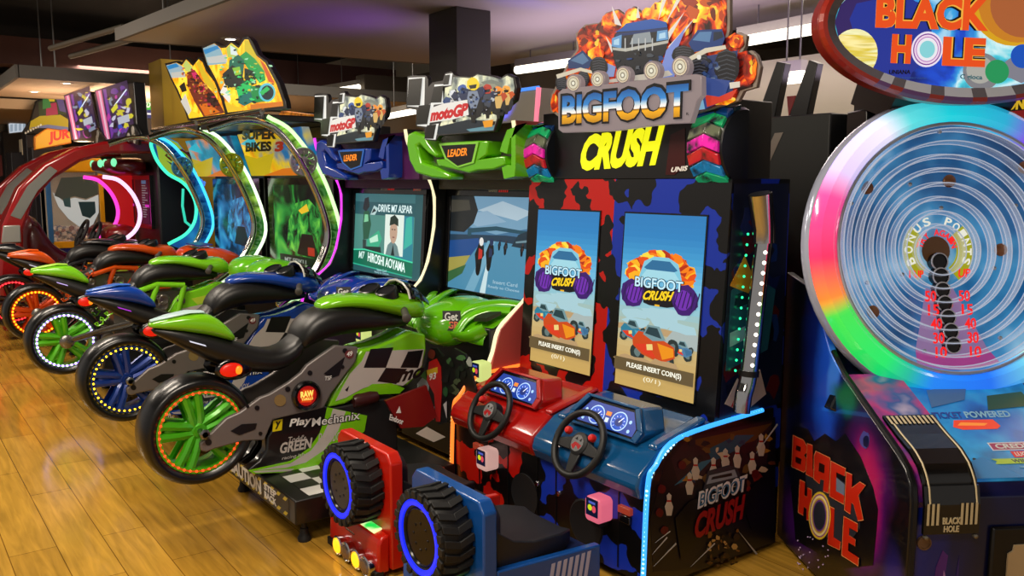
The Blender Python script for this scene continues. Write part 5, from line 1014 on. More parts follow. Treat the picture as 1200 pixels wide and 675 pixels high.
ZS = lambda q: [(900 + a / 2.757, 430 + b / 2.757) for a, b in q]; ZB = lambda q: [(900 + a / 3.856, 500 + b / 3.856) for a, b in q]
def ps(q, c, r=.3): B.px(ZS(q), M(c, r, 0, 0, .3))
if 0: ps([(80, 0), (240, 10), (260, 120), (230, 215), (200, 230), (180, 210), (130, 235), (90, 180)], '0c2a9a'); ps([(100, 20), (220, 40), (232, 160), (214, 214), (180, 200), (140, 222), (110, 150)], '1a54d0'); ps([(140, 40), (190, 60), (196, 180), (160, 200)], '2a7af0')
if 0: ps([(232, 130), (300, 130), (400, 260), (440, 300), (440, 420), (400, 500), (340, 400), (280, 260)], '5a0c6a'); ps([(300, 150), (360, 200), (430, 300), (420, 400), (370, 480), (330, 400), (320, 290)], 'a0146a'); ps([(330, 180), (390, 260), (410, 340), (360, 430), (340, 340)], 'c81e5a'); ps([(350, 310), (372, 330), (366, 380), (345, 400), (340, 350)], 'd8a8c8'); ps([(240, 40), (330, 120), (420, 230), (360, 200), (280, 130)], '0c6a3a')
ps(blob(314, 236, 16, 28, 14, .1), '4a4a9a'); ps(blob(318, 240, 10, 20, 14, .1), '141440')
ps([(80, 190), (130, 200), (150, 240), (185, 215), (220, 240), (250, 215), (300, 290), (340, 390), (356, 460), (350, 540), (340, 640), (250, 650), (90, 560), (70, 330)], '06070e')
if 0: ps([(85, 560), (90, 490), (130, 500), (150, 540), (190, 580), (180, 620), (220, 680), (90, 680)], '3a0c5a')
rnd = random.Random(6)
for k in range(26): B.px(ZS(blob(rnd.uniform(95, 200), rnd.uniform(540, 660), 2.2, 2.6, 6, .2, rnd)), M('d0b8e8', .3))
B.px(ZB([(170, 200), (300, 220), (420, 300), (420, 460), (340, 560), (200, 440)]), M('2a2c34', .3)); B.px(ZB([(290, 210), (350, 260), (350, 330), (300, 300)]), M('6a7890', .3))
RD = M('c8260e', .3, 0, 0, .3); OR_ = M('e8a060', .3); DK = M('200404', .3)
LET = {'B': [[(118, 40), (165, 62), (180, 90), (178, 118), (166, 128), (180, 150), (178, 195), (165, 205), (112, 180)]],
       'L': [[(182, 76), (206, 86), (206, 190), (224, 200), (222, 238), (176, 214)]],
       'A': [[(222, 112), (284, 142), (288, 168), (278, 300), (254, 290), (258, 242), (242, 236), (238, 258), (212, 236), (214, 130)]],
       'C': [[(290, 156), (356, 190), (352, 224), (314, 206), (312, 290), (350, 312), (348, 350), (284, 314)]],
       'K': [[(360, 206), (386, 218), (384, 278), (420, 250), (446, 266), (414, 310), (436, 420), (412, 424), (392, 350), (382, 342), (378, 394), (352, 376)]],
       'H': [[(150, 240), (172, 252), (170, 310), (182, 318), (184, 276), (204, 286), (200, 420), (180, 420), (180, 370), (168, 360), (164, 400), (142, 386)]],
       'l': [[(284, 360), (306, 372), (302, 500), (334, 520), (330, 556), (276, 530)]],
       'E': [[(350, 406), (412, 440), (410, 476), (374, 456), (372, 490), (402, 510), (400, 540), (370, 522), (368, 560), (416, 592), (414, 628), (340, 580)]]}
for q in LET.values():
    for p in q:
        cx = sum(a for a, b in p) / len(p); cy = sum(b for a, b in p) / len(p)
        B.px(ZB([(cx + (a - cx) * 1.1, cy + (b - cy) * 1.07) for a, b in p]), DK); B.px(ZB([(cx + (a - cx) * 1.04, cy + (b - cy) * 1.03) for a, b in p]), OR_); B.px(ZB(p), RD)
for p in ([(134, 84), (154, 92), (152, 112), (132, 104)], [(132, 136), (156, 146), (154, 170), (130, 160)], [(238, 162), (262, 174), (260, 210), (236, 200)]): B.px(ZB(p), DK)
def ell(cx, cy, rx, ry): return ZB([(cx + rx * math.cos(a * PI / 16), cy + ry * math.sin(a * PI / 16)) for a in range(32)])
for c, rx, ry in (('e0c030', 50, 108), ('8a3a9a', 45, 98), ('f0e0a0', 41, 92), ('c8a030', 36, 80), ('6a3a90', 31, 72), ('2a2c38', 27, 64)): B.px(ell(240, 402, rx, ry), M(c, .3))
B.build('side_artwork', left)
# body between the side panels
b = MB(); b.prism([W(v, .03, z) for v, z in [(-.90, .03), (-.90, .60), (-.87, .64), (-.40, .87), (-.26, .92), (-.12, 1.18), (.15, 1.22), (.15, .03)]], R_ * (BW - .06)); b.build('body', NAVY, bh, .004)
MB().prism([W(v, .24, z) for v, z in [(-.1, 1.1), (-.02, 1.95), (.15, 1.95), (.15, 1.1)]], R_ * .47).build('wheel_tower', BLK, bh, .006)
# left armrest with black ribbed cover
arm = MB(); arm.prism([W(v, .03, z) for v, z in [(-.89, .56), (-.925, .60), (-.915, .655), (-.88, .695), (-.82, .733), (-.40, .91), (-.34, .80)]], R_ * .20); am = arm.build('armrest', noise_mat('nebula_print', [(.35, '14307a'), (.45, '5a2a8a'), (.55, 'c83a8a'), (.65, '2a5aa8'), (.75, 'c8b8d8')], 4.5, 3, .25, .0, stretch=(1, 1, 1), coat=.5), bh)
cv = MB(); path = [(-.66, .808), (-.76, .768), (-.84, .742), (-.895, .708), (-.93, .66), (-.944, .60), (-.944, .545), (-.944, .50)]
for (a, c) in zip(path, path[1:]): cv.prism([W(a[0], .035, a[1]), W(a[0], .225, a[1]), W(c[0], .225, c[1]), W(c[0], .035, c[1])], W(0, 0, .012) - W(0, 0, 0) if a[1] > .7 else -D * .012)
cover = cv.build('ticket_cover', M('0b0b0c', .22, 0, 0, .6), am)
def onc(t):  # along the cover, measured from its upper end
    L = [(V(a[0], 0, a[1]), V(c[0], 0, c[1])) for a, c in zip(path, path[1:])]
    for p, q in L:
        l = (q - p).length
        if t <= l: r = p.lerp(q, t / l); n = V(-(p.z - q.z), 0, (p.x - q.x)); n = n.normalized(); return r, n
        t -= l
    return L[-1][1], V(-1, 0, 0)
st = MB(); IV = M('d8c8a0', .4)
for k in range(11):
    for ta, tb in ((.005, .05), (.375, .445)):
        if ta > .3 and 3 <= k <= 6: continue
        ra, na = onc(ta); rb, nb = onc(tb); u0 = .042 + k * .0165
        st.face([W(ra.x, u0, ra.z) + D * na.x * .015 + V(0, 0, na.z * .015), W(ra.x, u0 + .009, ra.z) + D * na.x * .015 + V(0, 0, na.z * .015), W(rb.x, u0 + .009, rb.z) + D * nb.x * .015 + V(0, 0, nb.z * .015), W(rb.x, u0, rb.z) + D * nb.x * .015 + V(0, 0, nb.z * .015)])
for u in (.052, .212):
    pts = []
    for k in range(14):
        r, n = onc(.05 + k * .025); pts.append(W(r.x, u, r.z) + D * n.x * .014 + V(0, 0, n.z * .014))
    st.tube(pts, .003, 5)
st.text('BLACK', W(-.9445, .098, .535) - D * .012, W(-.9445, .160, .535) - D * .012, W(-.9445, .098, .558) - D * .012, 0, .002, .03)
st.text('HOLE', W(-.9445, .103, .508) - D * .012, W(-.9445, .155, .508) - D * .012, W(-.9445, .103, .53) - D * .012, 0, .002, .03)
st.build('cover_stripes', IV, cover)
for u in (.045, .215): MB().lathe(W(-.957, u, .49), -D, [(.007, -.01), (.007, .004), (.003, .006)], 10).build('screw', M('8a8478', .3, .7), cover)
MB().lathe(W(-.905, .07, .45), -D, [(.024, -.02), (.024, .006), (.02, .007), (.018, .002), (.001, .002)], 20).build('speaker_port', M('7a5a40', .4), bh)
B = Board(W(-.9005, 0, 0), R_, V(0, 0, 1)); B.poly([(.1, .05), (.13, .05), (.16, .40), (.14, .42), (.12, .36)], M('5a2a8a', .3)); B.poly([(.135, .05), (.145, .05), (.155, .33), (.148, .35)], M('b88ac8', .3)); B.poly([(.2, .05), (.21, .05), (.2, .4), (.19, .3)], M('3a2a78', .3)); B.build('front_artwork', bh)
cd = MB().prism([W(-.9, u, z) for u, z in [(.30, .03), (.80, .03), (.80, .50), (.30, .50)]], -D * .02); door = cd.build('coin_door', M('0d0d0f', .35), bh, .008)
cp = MB().prism([W(-.921, u, z) for u, z in [(.355, .30), (.36, .27), (.372, .27), (.372, .25), (.43, .25), (.43, .27), (.44, .28), (.44, .42), (.43, .44), (.375, .44), (.372, .42), (.355, .41)]], -D * .006); cp.build('coin_plate', M('cdb893', .35, .3), door)
for z in (.33, .42): MB().lathe(W(-.92, .475, z), -D, [(.018, 0), (.018, .008), (.008, .014)], 14).build('coin_button', M('c8c8c8', .3, .4), door)
MB().lathe(W(-.92, .425, .262), -D, [(.008, .006), (.008, .012), (.003, .013)], 10).build('lock', STEEL, door)
# sloping play panel
PO = W(-.87, .235, .64); PW = W(-.40, .235, .87) - PO
pm = MB().prism([PO, PO + R_ * .49, PO + R_ * .49 + PW, PO + PW], V(0, 0, .012)).build('play_panel', noise_mat('panel_print', [(.3, '0c2a6a'), (.42, '1f6ac0'), (.55, '2a9ad8'), (.68, '14508a'), (.8, '8ac0d8')], 3.2, 4, .25, .25), bh, .004)
B = Board(PO + V(0, 0, .0125), R_, PW); L_ = PW.length
B.words('TICKET', .03, .30, .145, .335, M('2a4aa8', .3), .004, .03); B.words('POWERED', .155, .30, .33, .335, M('9ad0e8', .3), .004, .03); B.poly([(.08, .255), (.11, .24), (.24, .24), (.26, .255), (.25, .29), (.1, .29)], E('e0401a', .9)); B.poly([(.1, .262), (.2, .258), (.22, .27), (.12, .278)], E('f08a2a', .9))
B.rect(.16, .13, .45, .17, M('e8e8f0', .3)); B.rect(.165, .134, .45, .166, M('a81c5a', .3)); B.words('CREDITS', .18, .138, .34, .162, WHT, 0, .03); B.rect(.22, .095, .40, .125, E('c82018', .8)); B.words('LUCKY', .23, .1, .3, .12, WHT, 0, .02)
B.poly([(.13, .065), (.42, .065), (.42, .09), (.13, .09), (.145, .078)], M('b8d82a', .3)); B.words('WIN TICKETS', .2, .069, .37, .086, M('1a3a5a', .3), 0, .01)
for k in range(3): B.rect(.21 + k * .01, .045 - k * .014, .36 - k * .01, .051 - k * .014, M('7ab8d8', .3))
for a, c in ((.04, .1), (.03, .02), (.07, .09)): B.oval(a, c, .007, .007, M('101418', .3))
B.poly([(0, .0), (.2, 0), (.1, .1), (0, .06)], M('2a8ad0', .3)); B.poly([(.26, .34), (.45, .36), (.45, .44), (.3, .42)], M('2a5a3a', .3)); B.poly([(.05, .36), (.2, .4), (.25, .48), (.08, .46)], M('4a78b0', .3)); B.build('panel_lettering', pm)
# the wheel
tl = math.radians(9); WN = (-D * math.cos(tl) + V(0, 0, math.sin(tl))).normalized(); WU = R_; WV = WN.cross(WU).normalized()
if WV.z < 0: WV = -WV
WC = W(-.30, .475, 1.385); WR = .595
def wp(a, b, h=0): return WC + WU * a + WV * b + WN * h
dr = MB().lathe(WC, WN, [(WR - .07, -.16), (WR - .02, -.06), (WR - .05, .0)], 64, cap=False); drum = dr.build('wheel_drum', M('20242c', .3, .3), bh)
m, nt, bb = nodes_mat('rainbow_ring')
at = N(nt, 'ShaderNodeUVMap'); sx_ = N(nt, 'ShaderNodeSeparateXYZ'); nt.links.new(at.outputs[0], sx_.inputs[0])
# colours anticlockwise from the right
c = ramp(nt, sx_.outputs[0], [(0, 'd82aa0'), (.06, '9a20e0'), (.15, '7a18d8'), (.19, '28a8d0'), (.26, '18c8d8'), (.31, '58d0d8'), (.34, 'd8d8f0'), (.41, 'c8b8e8'), (.44, 'e04a90'), (.51, 'e02858'), (.555, 'e07a30'), (.575, '38c848'), (.65, '18d060'), (.68, '18a890'), (.71, '1878e0'), (.78, '1868e0'), (.83, '60b8d8'), (.86, 'd8e060'), (.92, 'e8a840'), (.96, 'e84a60'), (1, 'd82aa0')])
nt.links.new(c, bb.inputs['Base Color']); nt.links.new(c, bb.inputs['Emission Color']); bb.inputs['Emission Strength'].default_value = .95; bb.inputs['Roughness'].default_value = .15; bb.inputs['Coat Weight'].default_value = .5
rg = MB(); n = 96; pr = [(WR - .115, .0), (WR - .108, .05), (WR - .08, .075), (WR - .035, .07), (WR - .005, .035), (WR, -.01), (WR - .02, -.05)]
for i in range(n + 1):
    a = 2 * PI * i / n
    for r, h in pr: rg.v.append(wp(r * math.cos(a), r * math.sin(a), h)); rg.uv[len(rg.v) - 1] = (i / n, 0)
k = len(pr)
for i in range(n):
    for j in range(k - 1): rg.f.append([i * k + j, (i + 1) * k + j, (i + 1) * k + j + 1, i * k + j + 1]); rg.m.append(0); rg.s.append(True)
ring = rg.build('light_ring', m, drum)
rm = MB().lathe(WC, WN, [(WR + .004, -.03), (WR + .012, -.01), (WR + .006, .02), (WR - .002, .03)], 72, cap=False); rm.build('ring_rim', M('b8c0d8', .12, .3), ring)
rm = MB().ring(WC + WN * .055, WN, WR - .108, .008, 72, 8); rm.build('inner_rim', M('c8d4e8', .1, .6), ring)
# dish: shallow funnel of clear rings
dish = MB(); dish.lathe(WC, WN, [(WR - .11, .03), (.42, -.02), (.3, -.05), (.18, -.09), (.05, -.11), (.001, -.11)], 64, cap=False)
dm, nt, bb = nodes_mat('dish_light'); tc = N(nt, 'ShaderNodeTexCoord'); nz = N(nt, 'ShaderNodeTexNoise', Scale=2.6, Detail=3); nt.links.new(tc.outputs['Object'], nz.inputs['Vector'])
cc = ramp(nt, nz.outputs['Fac'], [(.3, '0c3058'), (.43, '1a5a90'), (.54, '3a86b8'), (.66, '9ac8e0')]); nt.links.new(cc, bb.inputs['Base Color']); nt.links.new(cc, bb.inputs['Emission Color']); bb.inputs['Emission Strength'].default_value = .5; bb.inputs['Roughness'].default_value = .2; bb.inputs['Coat Weight'].default_value = .6
dsh = dish.build('dish', dm, drum)
def dh(r):
    q = [(.0, -.11), (.05, -.11), (.18, -.09), (.3, -.05), (.42, -.02), (.485, .03)]
    for (a, x), (b_, y) in zip(q, q[1:]):
        if r <= b_: return x + (y - x) * (r - a) / (b_ - a)
    return .03
CLR, nt, bb = nodes_mat('clear_acrylic'); bb.inputs['Base Color'].default_value = (.85, .9, 1, 1); bb.inputs['Roughness'].default_value = .08; bb.inputs['Alpha'].default_value = .22; bb.inputs['Emission Color'].default_value = (.75, .85, 1, 1); bb.inputs['Emission Strength'].default_value = .2; bb.inputs['Coat Weight'].default_value = .6
for r in (.10, .155, .21, .265, .32, .372, .425, .468):
    h = dh(r); q = MB(); q.lathe(WC, WN, [(r - .006, h), (r - .005, h + .04), (r, h + .046), (r + .005, h + .04), (r + .008, h)], 72, cap=False)
    for rr, hh in ((r - .006, h + .004), (r, h + .047), (r + .010, h + .003)): q.ring(WC + WN * hh, WN, rr, .0022, 72, 5, 1)  # thin glowing lines paint highlights onto the acrylic edges
    q.build('acrylic_ring', [CLR, E('dce8ff', .42)], dsh)
def lay(pts, m_, lift):  # a piece following the dish
    return [wp(a, b, dh(math.hypot(a, b)) + lift) for a, b in pts]
art = MB(); am_ = [E('b8489a', .5), E('b8b81a', .6), E('f01c1c', 1.0), E('f0f0e0', .8), E('a88ac0', .45), E('5a3a20', .4)]
def sector(r0, r1, a0, a1, mi, lift, n=14):
    for i in range(n):
        t0 = a0 + (a1 - a0) * i / n; t1 = a0 + (a1 - a0) * (i + 1) / n
        art.face(lay([(r0 * math.cos(t0), r0 * math.sin(t0)), (r1 * math.cos(t0), r1 * math.sin(t0)), (r1 * math.cos(t1), r1 * math.sin(t1)), (r0 * math.cos(t1), r0 * math.sin(t1))], 0, lift), mi)
d0 = -PI / 2
for r0, r1 in ((.16, .26), (.26, .36), (.36, .42), (.42, .475)): sector(r0, r1, d0 - .36, d0 + .36, 0 if r0 > .4 else 4, .004, 10)
for a0, a1 in ((PI - .75, PI + .95), (-.95, .75)): sector(.085, .15, a0, a1, 1, .005, 20)
sector(.0, .06, 0, 2 * PI, 5, .005, 24)
rows = [('50', .185), ('15', .24), ('40', .295), ('30', .35), ('10', .405)]
for tx, y in rows:
    w = .023; cx = .07
    for s_ in (-1, 1):
        hh = dh(math.hypot(cx, y)) + .05
        art.text(tx, wp(s_ * cx - w, -y - .022, hh), wp(s_ * cx + w, -y - .022, hh), wp(s_ * cx - w, -y + .022, hh), 2, .002, .02)
def arctext(tx, r, a0, a1, hgt, mi):
    for i, ch in enumerate(tx):
        if ch == ' ': continue
        a = a0 + (a1 - a0) * i / (len(tx) - 1); t = V(math.sin(a), -math.cos(a), 0) * (1 if a0 > a1 else -1); o = V(math.cos(a), math.sin(a), 0) * (1 if a0 > a1 else -1)
        c_ = V(math.cos(a), math.sin(a), 0) * r; w = hgt * .42; q = [c_ - t * w - o * hgt / 2, c_ + t * w - o * hgt / 2, c_ - t * w + o * hgt / 2]; hh = dh(r) + .01
        art.text(ch, *[wp(p.x, p.y, hh) for p in q], mi, .002, .02)
arctext('BONUS', .125, PI + .35, PI * .62, .035, 3); arctext('POINTS', .125, PI * .38, -.35, .033, 3); arctext('TRY AGAIN', .075, PI * 1.0 - .3, .3, .026, 2); art.text('UP', wp(.075, -.11, -.08), wp(.125, -.11, -.08), wp(.08, -.075, -.08), 2, .002, .02); art.text('1 UP', wp(-.13, -.11, -.08), wp(-.07, -.11, -.08), wp(-.13, -.08, -.08), 2, .002, .02)
art.build('dish_artwork', am_, dsh, recalc=False)
for y in (.035, .095, .15, .205, .26, .315, .37, .425)[:7]:
    r = .030 if y < .1 else .0275; h = dh(y) + .02
    hl = MB(); hl.lathe(wp(0, -y - .01, h), WN, [(r * 1.25, -.02), (r * 1.25, .008), (r, .014), (r * .97, .01), (.001, .01)], 24, 0); hl.build('score_hole', M('0a0a10', .25), dsh)
    q = MB().ring(wp(0, -y - .01, h + .012), WN, r * 1.12, .0035, 26, 6); q.build('hole_rim', M('c8c8d0', .15, .7), dsh)
for a, r in ((.55, .33), (2.1, .3), (3.5, .37), (4.4, .42), (5.2, .40), (1.57, .17), (-.35, .22), (3.65, .2), (2.75, .46), (1.7, .46)):
    MB().lathe(wp(r * math.cos(a), r * math.sin(a), dh(r) + .03), WN, [(.009, 0), (.008, .006), (.003, .007)], 12).build('bolt', M('c8d0e0', .2, .8), dsh)
for a, r in ((.1, .43), (2.5, .41), (3.8, .40), (.0, .25), (1.45, .28), (.8, .45)):
    MB().lathe(wp(r * math.cos(a), r * math.sin(a), dh(r)), WN, [(.026, 0), (.026, .008), (.02, .012), (.001, .012)], 16).build('ball_token', M('8a5a3a', .3, .5), dsh)
br = MB(); br.prism([wp(a, b, -.02) for a, b in [(-.44, -.50), (.44, -.50), (.5, -.62), (.42, -.66), (-.42, -.66), (-.5, -.62)]], WN * -.06); br.build('wheel_cradle', M('12161e', .2, 0, 0, .5), bh, .006)
for a in (-.4, -.25, 0, .25, .4): MB().lathe(wp(a, -.635 + abs(a) * .05, -.02), WN, [(.009, 0), (.008, .006), (.002, .007)], 10).build('bolt', STEEL, bh)
# oval sign
SCn = W(-.36, .475, 2.235); B = Board(SCn, R_, V(0, .0, 1)); 
sg = MB(); nO = 64; RX, RZ = .605, .295
def ov(k, a, h): return SCn + R_ * (RX * k * math.cos(a)) + V(0, 0, RZ * (1 - (1 - k) * RX / RZ) * math.sin(a)) - D * h
sg.prism([ov(1, 2 * PI * i / nO, 0) for i in range(nO)], D * .08); sign = sg.build('oval_sign', M('8a2418', .3, 0, 0, .4), bh, .012)
fr = MB()
for i in range(nO):
    a0, a1 = 2 * PI * i / nO, 2 * PI * (i + 1) / nO
    for (k0, h0), (k1, h1) in (((1, .0), (.985, .018)), ((.985, .018), (.96, .02)), ((.96, .02), (.90, .004))): fr.add([ov(k0, a0, h0), ov(k0, a1, h0), ov(k1, a1, h1), ov(k1, a0, h1)], [(0, 1, 2, 3)], (0 if k0 > .97 else 1) + (2 if PI * 1.25 < a0 < PI * 2.2 and i % 3 else 0), True)
fr.build('sign_frame', [M('a02a1c', .3, 0, 0, .4), M('8a8a98', .2, .5), M('6a4a8a', .3), M('c8d0e0', .2)], sign)
NEB = noise_mat('nebula_sign', [(.28, '14206a'), (.38, '1a48c8'), (.48, '3aa0e0'), (.56, 'c8ecf4'), (.64, '4ac8e0'), (.74, '1a6a90')], 4.2, 5, .3, .8, distort=.6)
def ovp(q, c, e=.75): B.px(q, E(c, e))
B.poly([(RX * .905 * math.cos(2 * PI * i / 40), (RZ - RX * .095) * math.sin(2 * PI * i / 40)) for i in range(40)], NEB); rnd = random.Random(12)
def inside(pts): return [(x, y) if (x / (RX * .9)) ** 2 + (y / (RZ - RX * .1)) ** 2 <= 1 else (x / math.sqrt((x / (RX * .9)) ** 2 + (y / (RZ - RX * .1)) ** 2), y / math.sqrt((x / (RX * .9)) ** 2 + (y / (RZ - RX * .1)) ** 2)) for x, y in pts]
for cx, cy, rx, ry, c in [(-.42, 0, .14, .2, '3a2a6a'), (-.32, -.05, .16, .18, '2a3aa0'), (.36, -.02, .14, .16, '38c8a8'), (.34, -.1, .1, .07, '2aa868'), (.48, .02, .07, .07, '1a5ac8'), (.2, -.16, .08, .05, '8a8a98'), ]:
    B.poly(inside(blob(cx, cy, rx, ry, 20, .12, rnd)), E(c, .75))
for k in range(0): B.poly(inside(blob(rnd.uniform(-.45, .45), rnd.uniform(-.2, .2), rnd.uniform(.01, .05), rnd.uniform(.008, .03), 9, .4, rnd)), E(rnd.choice(['2a5ad0', '6ac0e0', 'd8f0f8', '1a3a9a', '48b0d8', '2a9ab0']), .7))
px_, py_ = B.uvp(1001, 63); pr_ = .09
B.poly(inside([(px_ + pr_ * math.cos(i * PI / 16), py_ + pr_ * math.sin(i * PI / 16)) for i in range(32)]), noise_mat('banded_planet', [(.3, 'a8b070'), (.42, 'e0e4b8'), (.5, 'c8b838'), (.6, 'e8e0a0'), (.7, 'a8a040')], 6, 2, .3, .8, stretch=(.6, .6, 6)))
for y0, y1, c in []:
    x0, x1 = [math.sqrt(max(0, (.095) ** 2 - y ** 2)) for y in (y0, y1)]; B.poly([(px_ - x0, py_ + y0), (px_ + x0, py_ + y0 + .006), (px_ + x1, py_ + y1 + .006), (px_ - x1, py_ + y1)], E(c, .8))
KO, OK_ = E('1a0c10', .4), E('e8501a', .9); YO = E('f0b040', .9)
for cx_, cy_, r_, c_ in [(1188, 2, 52, 'e8b020'), (1192, 4, 46, 'd88a28'), (1198, 6, 38, 'b8683a'), (1150, 84, 22, '8a8a90'), (1148, 82, 16, 'b8b8b0'), (1168, 84, 14, '28a060'), (1198, 66, 14, '1a58c8')]:
    B.poly(inside([B.uvp(cx_ + r_ * math.cos(i * PI / 16), cy_ + r_ * math.sin(i * PI / 16)) for i in range(32)]), E(c_, .75))
def word(t, bl, br, tl, bo):
    B.pxwords(t, bl, br, tl, KO, bo + .05, .002); B.pxwords(t, bl, br, tl, YO, bo + .022, .002); B.pxwords(t, bl, br, tl, OK_, bo, .002)
word('BLACK', (1025, 33), (1157, 37), (1027, -6), .045); word('H', (1043, 74), (1066, 75), (1045, 40), .05); word('LE', (1103, 77), (1153, 79), (1105, 43), .045)
sw = B.uvp(1086, 58)
for c, r in (('f0e8f8', .062), ('7a2a98', .055), ('f0d8f0', .051), ('b86ac0', .044), ('f0f0f8', .041), ('8ad8e0', .03)): B.oval(sw[0], sw[1], r, r * 1.05, E(c, .85), 28)
B.pxwords('UNIANA', (1041, 87), (1066, 87), (1041.5, 82), KO, .03); B.pxwords('FOR AMUSEMENT GAMES', (1045, 92), (1085, 93), (1045, 90), E('3a5a9a', .6), 0); B.pxwords('C gioca', (1124, 94), (1150, 95), (1124.5, 87), E('1a6a78', .6), .02)
B.build('sign_artwork', sign)
MB().box(-.05, .05, -.03, .03, 0, .3)
nk = MB(); nk.prism([W(v, BW / 2 - .25, z) for v, z in [(-.2, 1.9), (-.3, 2.0), (-.3, 2.3), (-.1, 2.3), (.1, 1.98)]], R_ * .5); nk.build('sign_support', BLK, bh)
# ------------------------------------------------------------------ things behind
t = thing('dark_game_cabinet', 'plain black game cabinet with two slanted silver strips behind the monster truck game', 'arcade cabinet', (-2.6, 4.4, 0))
z1 = 2.02
MB().box(-3.9, -2.72, 4.2, 4.9, 0, z1).build('body', M('151a18', .5), t, .01)
B = Board((0, 4.199, 0), (1, 0, 0), (0, 0, 1)); B.px([(858, 235), (890, 160), (897, 160), (866, 235)], M('8a8478', .3, .6)); B.px([(872, 235), (908, 156), (918, 155), (882, 235)], M('9a948a', .3, .6)); B.px([(905, 229), (923, 229), (923, 235), (905, 235)], M('a8a49c', .4)); B.build('silver_strip', t)
for q, nm in (([(880, 156), (910, 72), (920, 74), (904, 156)], 'l'), ([(918, 154), (948, 70), (958, 74), (942, 152)], 'r')): MB().prism([OY(x, y, 4.25) for x, y in q], (0, .06, 0)).build('slanted_fin', M('08080a', .3), t, .004)
q = MB().prism([OY(x, y, 4.6) for x, y in [(906, 156), (918, 156), (920, 148), (908, 140)]], (0, .03, 0)); q.build('red_light_panel', M('a8141a', .4), t)
MB().prism([OY(x, y, 4.7) for x, y in [(922, 113), (932, 112), (924, 136)]], (0, .02, 0)).build('pennant', M('8a1a20', .4), t)
tube_lamp(OY(916, 92, 5.0), OY(942, 89, 5.0), 'short white lamp seen between the two black slanted fins')
struct('wall_rear', MB().box(-7.0, 5, 5.9, 6.0, 0, 2.62), M('b0a898', .7))
t = thing('game_cabinet', 'grey game header edged with blue and red light, left of the monster truck sign', 'arcade cabinet', (-4.6, 3.9, 0))
X0 = OY(588, 110, 3.75); X1 = OY(632, 108, 3.75); zb = OY(600, 152, 3.75).z; zt = OY(600, 107, 3.75).z
MB().box(X0.x, X1.x, 3.75, 4.1, 0, zt).build('header_box', M('8a8478', .5), t, .006)
MB().tube([(X0.x, 3.745, zt), (X1.x, 3.745, zt)], .012, 8).build('light_strip', E('4a8ae8', 1.2), t); MB().tube([(X1.x, 3.745, zt), (X1.x - .03, 3.745, zb)], .018, 8).build('light_strip', E('f07a90', 1.2), t)
t = thing('bonus_game', 'dark game behind the oval sign with gold bonus lettering and red light', 'arcade game', W(.8, 1.0, 0), AR)
MB().prism([W(.75, u, z) for u, z in [(.76, .0), (1.7, .0), (1.7, 2.12), (.76, 2.12)]], D * .4).build('body', M('0c0c10', .4), t)
B = Board(W(.749, 0, 0), R_, V(0, 0, 1)); B.px([(1155, 124), (1172, 118), (1172, 150), (1160, 140)], M('1a2a5a', .3)); B.px([(1168, 132), (1210, 128), (1210, 160), (1180, 155)], E('8a1014', .6)); B.pxwords('BONUS', (1171, 130), (1216, 127), (1172, 116), E('d8b020', .8), .05); B.pxwords('17', (1175, 146), (1190, 145), (1176, 135), E('f04a30', .9), .02); B.build('sign_artwork', t)
# red driving machine far left
t = DS = thing('driving_simulator', 'dark red two-seat driving machine with big curved hoops, far left', 'arcade cabinet', (-11.2, 2.4, 0)); RED = M('8a1014', .25, 0, 0, .5); RD2 = M('5a0a0c', .3, 0, 0, .4)
outer = [(1.02, .1), (1.02, .7), (1.08, 1.2), (1.25, 1.58), (1.50, 1.83), (1.80, 2.0), (2.1, 2.08), (2.5, 2.1), (2.62, 2.08)]
inn = [(2.62, 1.96), (2.5, 1.96), (2.15, 1.95), (1.85, 1.86), (1.58, 1.68), (1.38, 1.45), (1.27, 1.15), (1.24, .7), (1.24, .1)]
for x in (-10.3, -11.9):
    hp = MB().prism([V(x - .16, y, z) for y, z in outer + inn], (.32, 0, 0)).build('hoop', RED, t, .03)
    MB().prism([V(x + .164, y, z) for y, z in [(1.16, 1.30), (1.33, 1.60), (1.55, 1.81), (1.62, 1.76), (1.42, 1.55), (1.25, 1.26)]], (-.01, 0, 0)).build('hoop_window', M('9a9a94', .15, .6), hp)
    MB().prism([V(x - .1, y, z) for y, z in [(1.06, 1.02), (1.09, 1.2), (1.24, 1.2), (1.24, 1.02)]], (.27, 0, 0)).build('speaker_pod', M('a8a8a4', .3, .5), hp, .01)
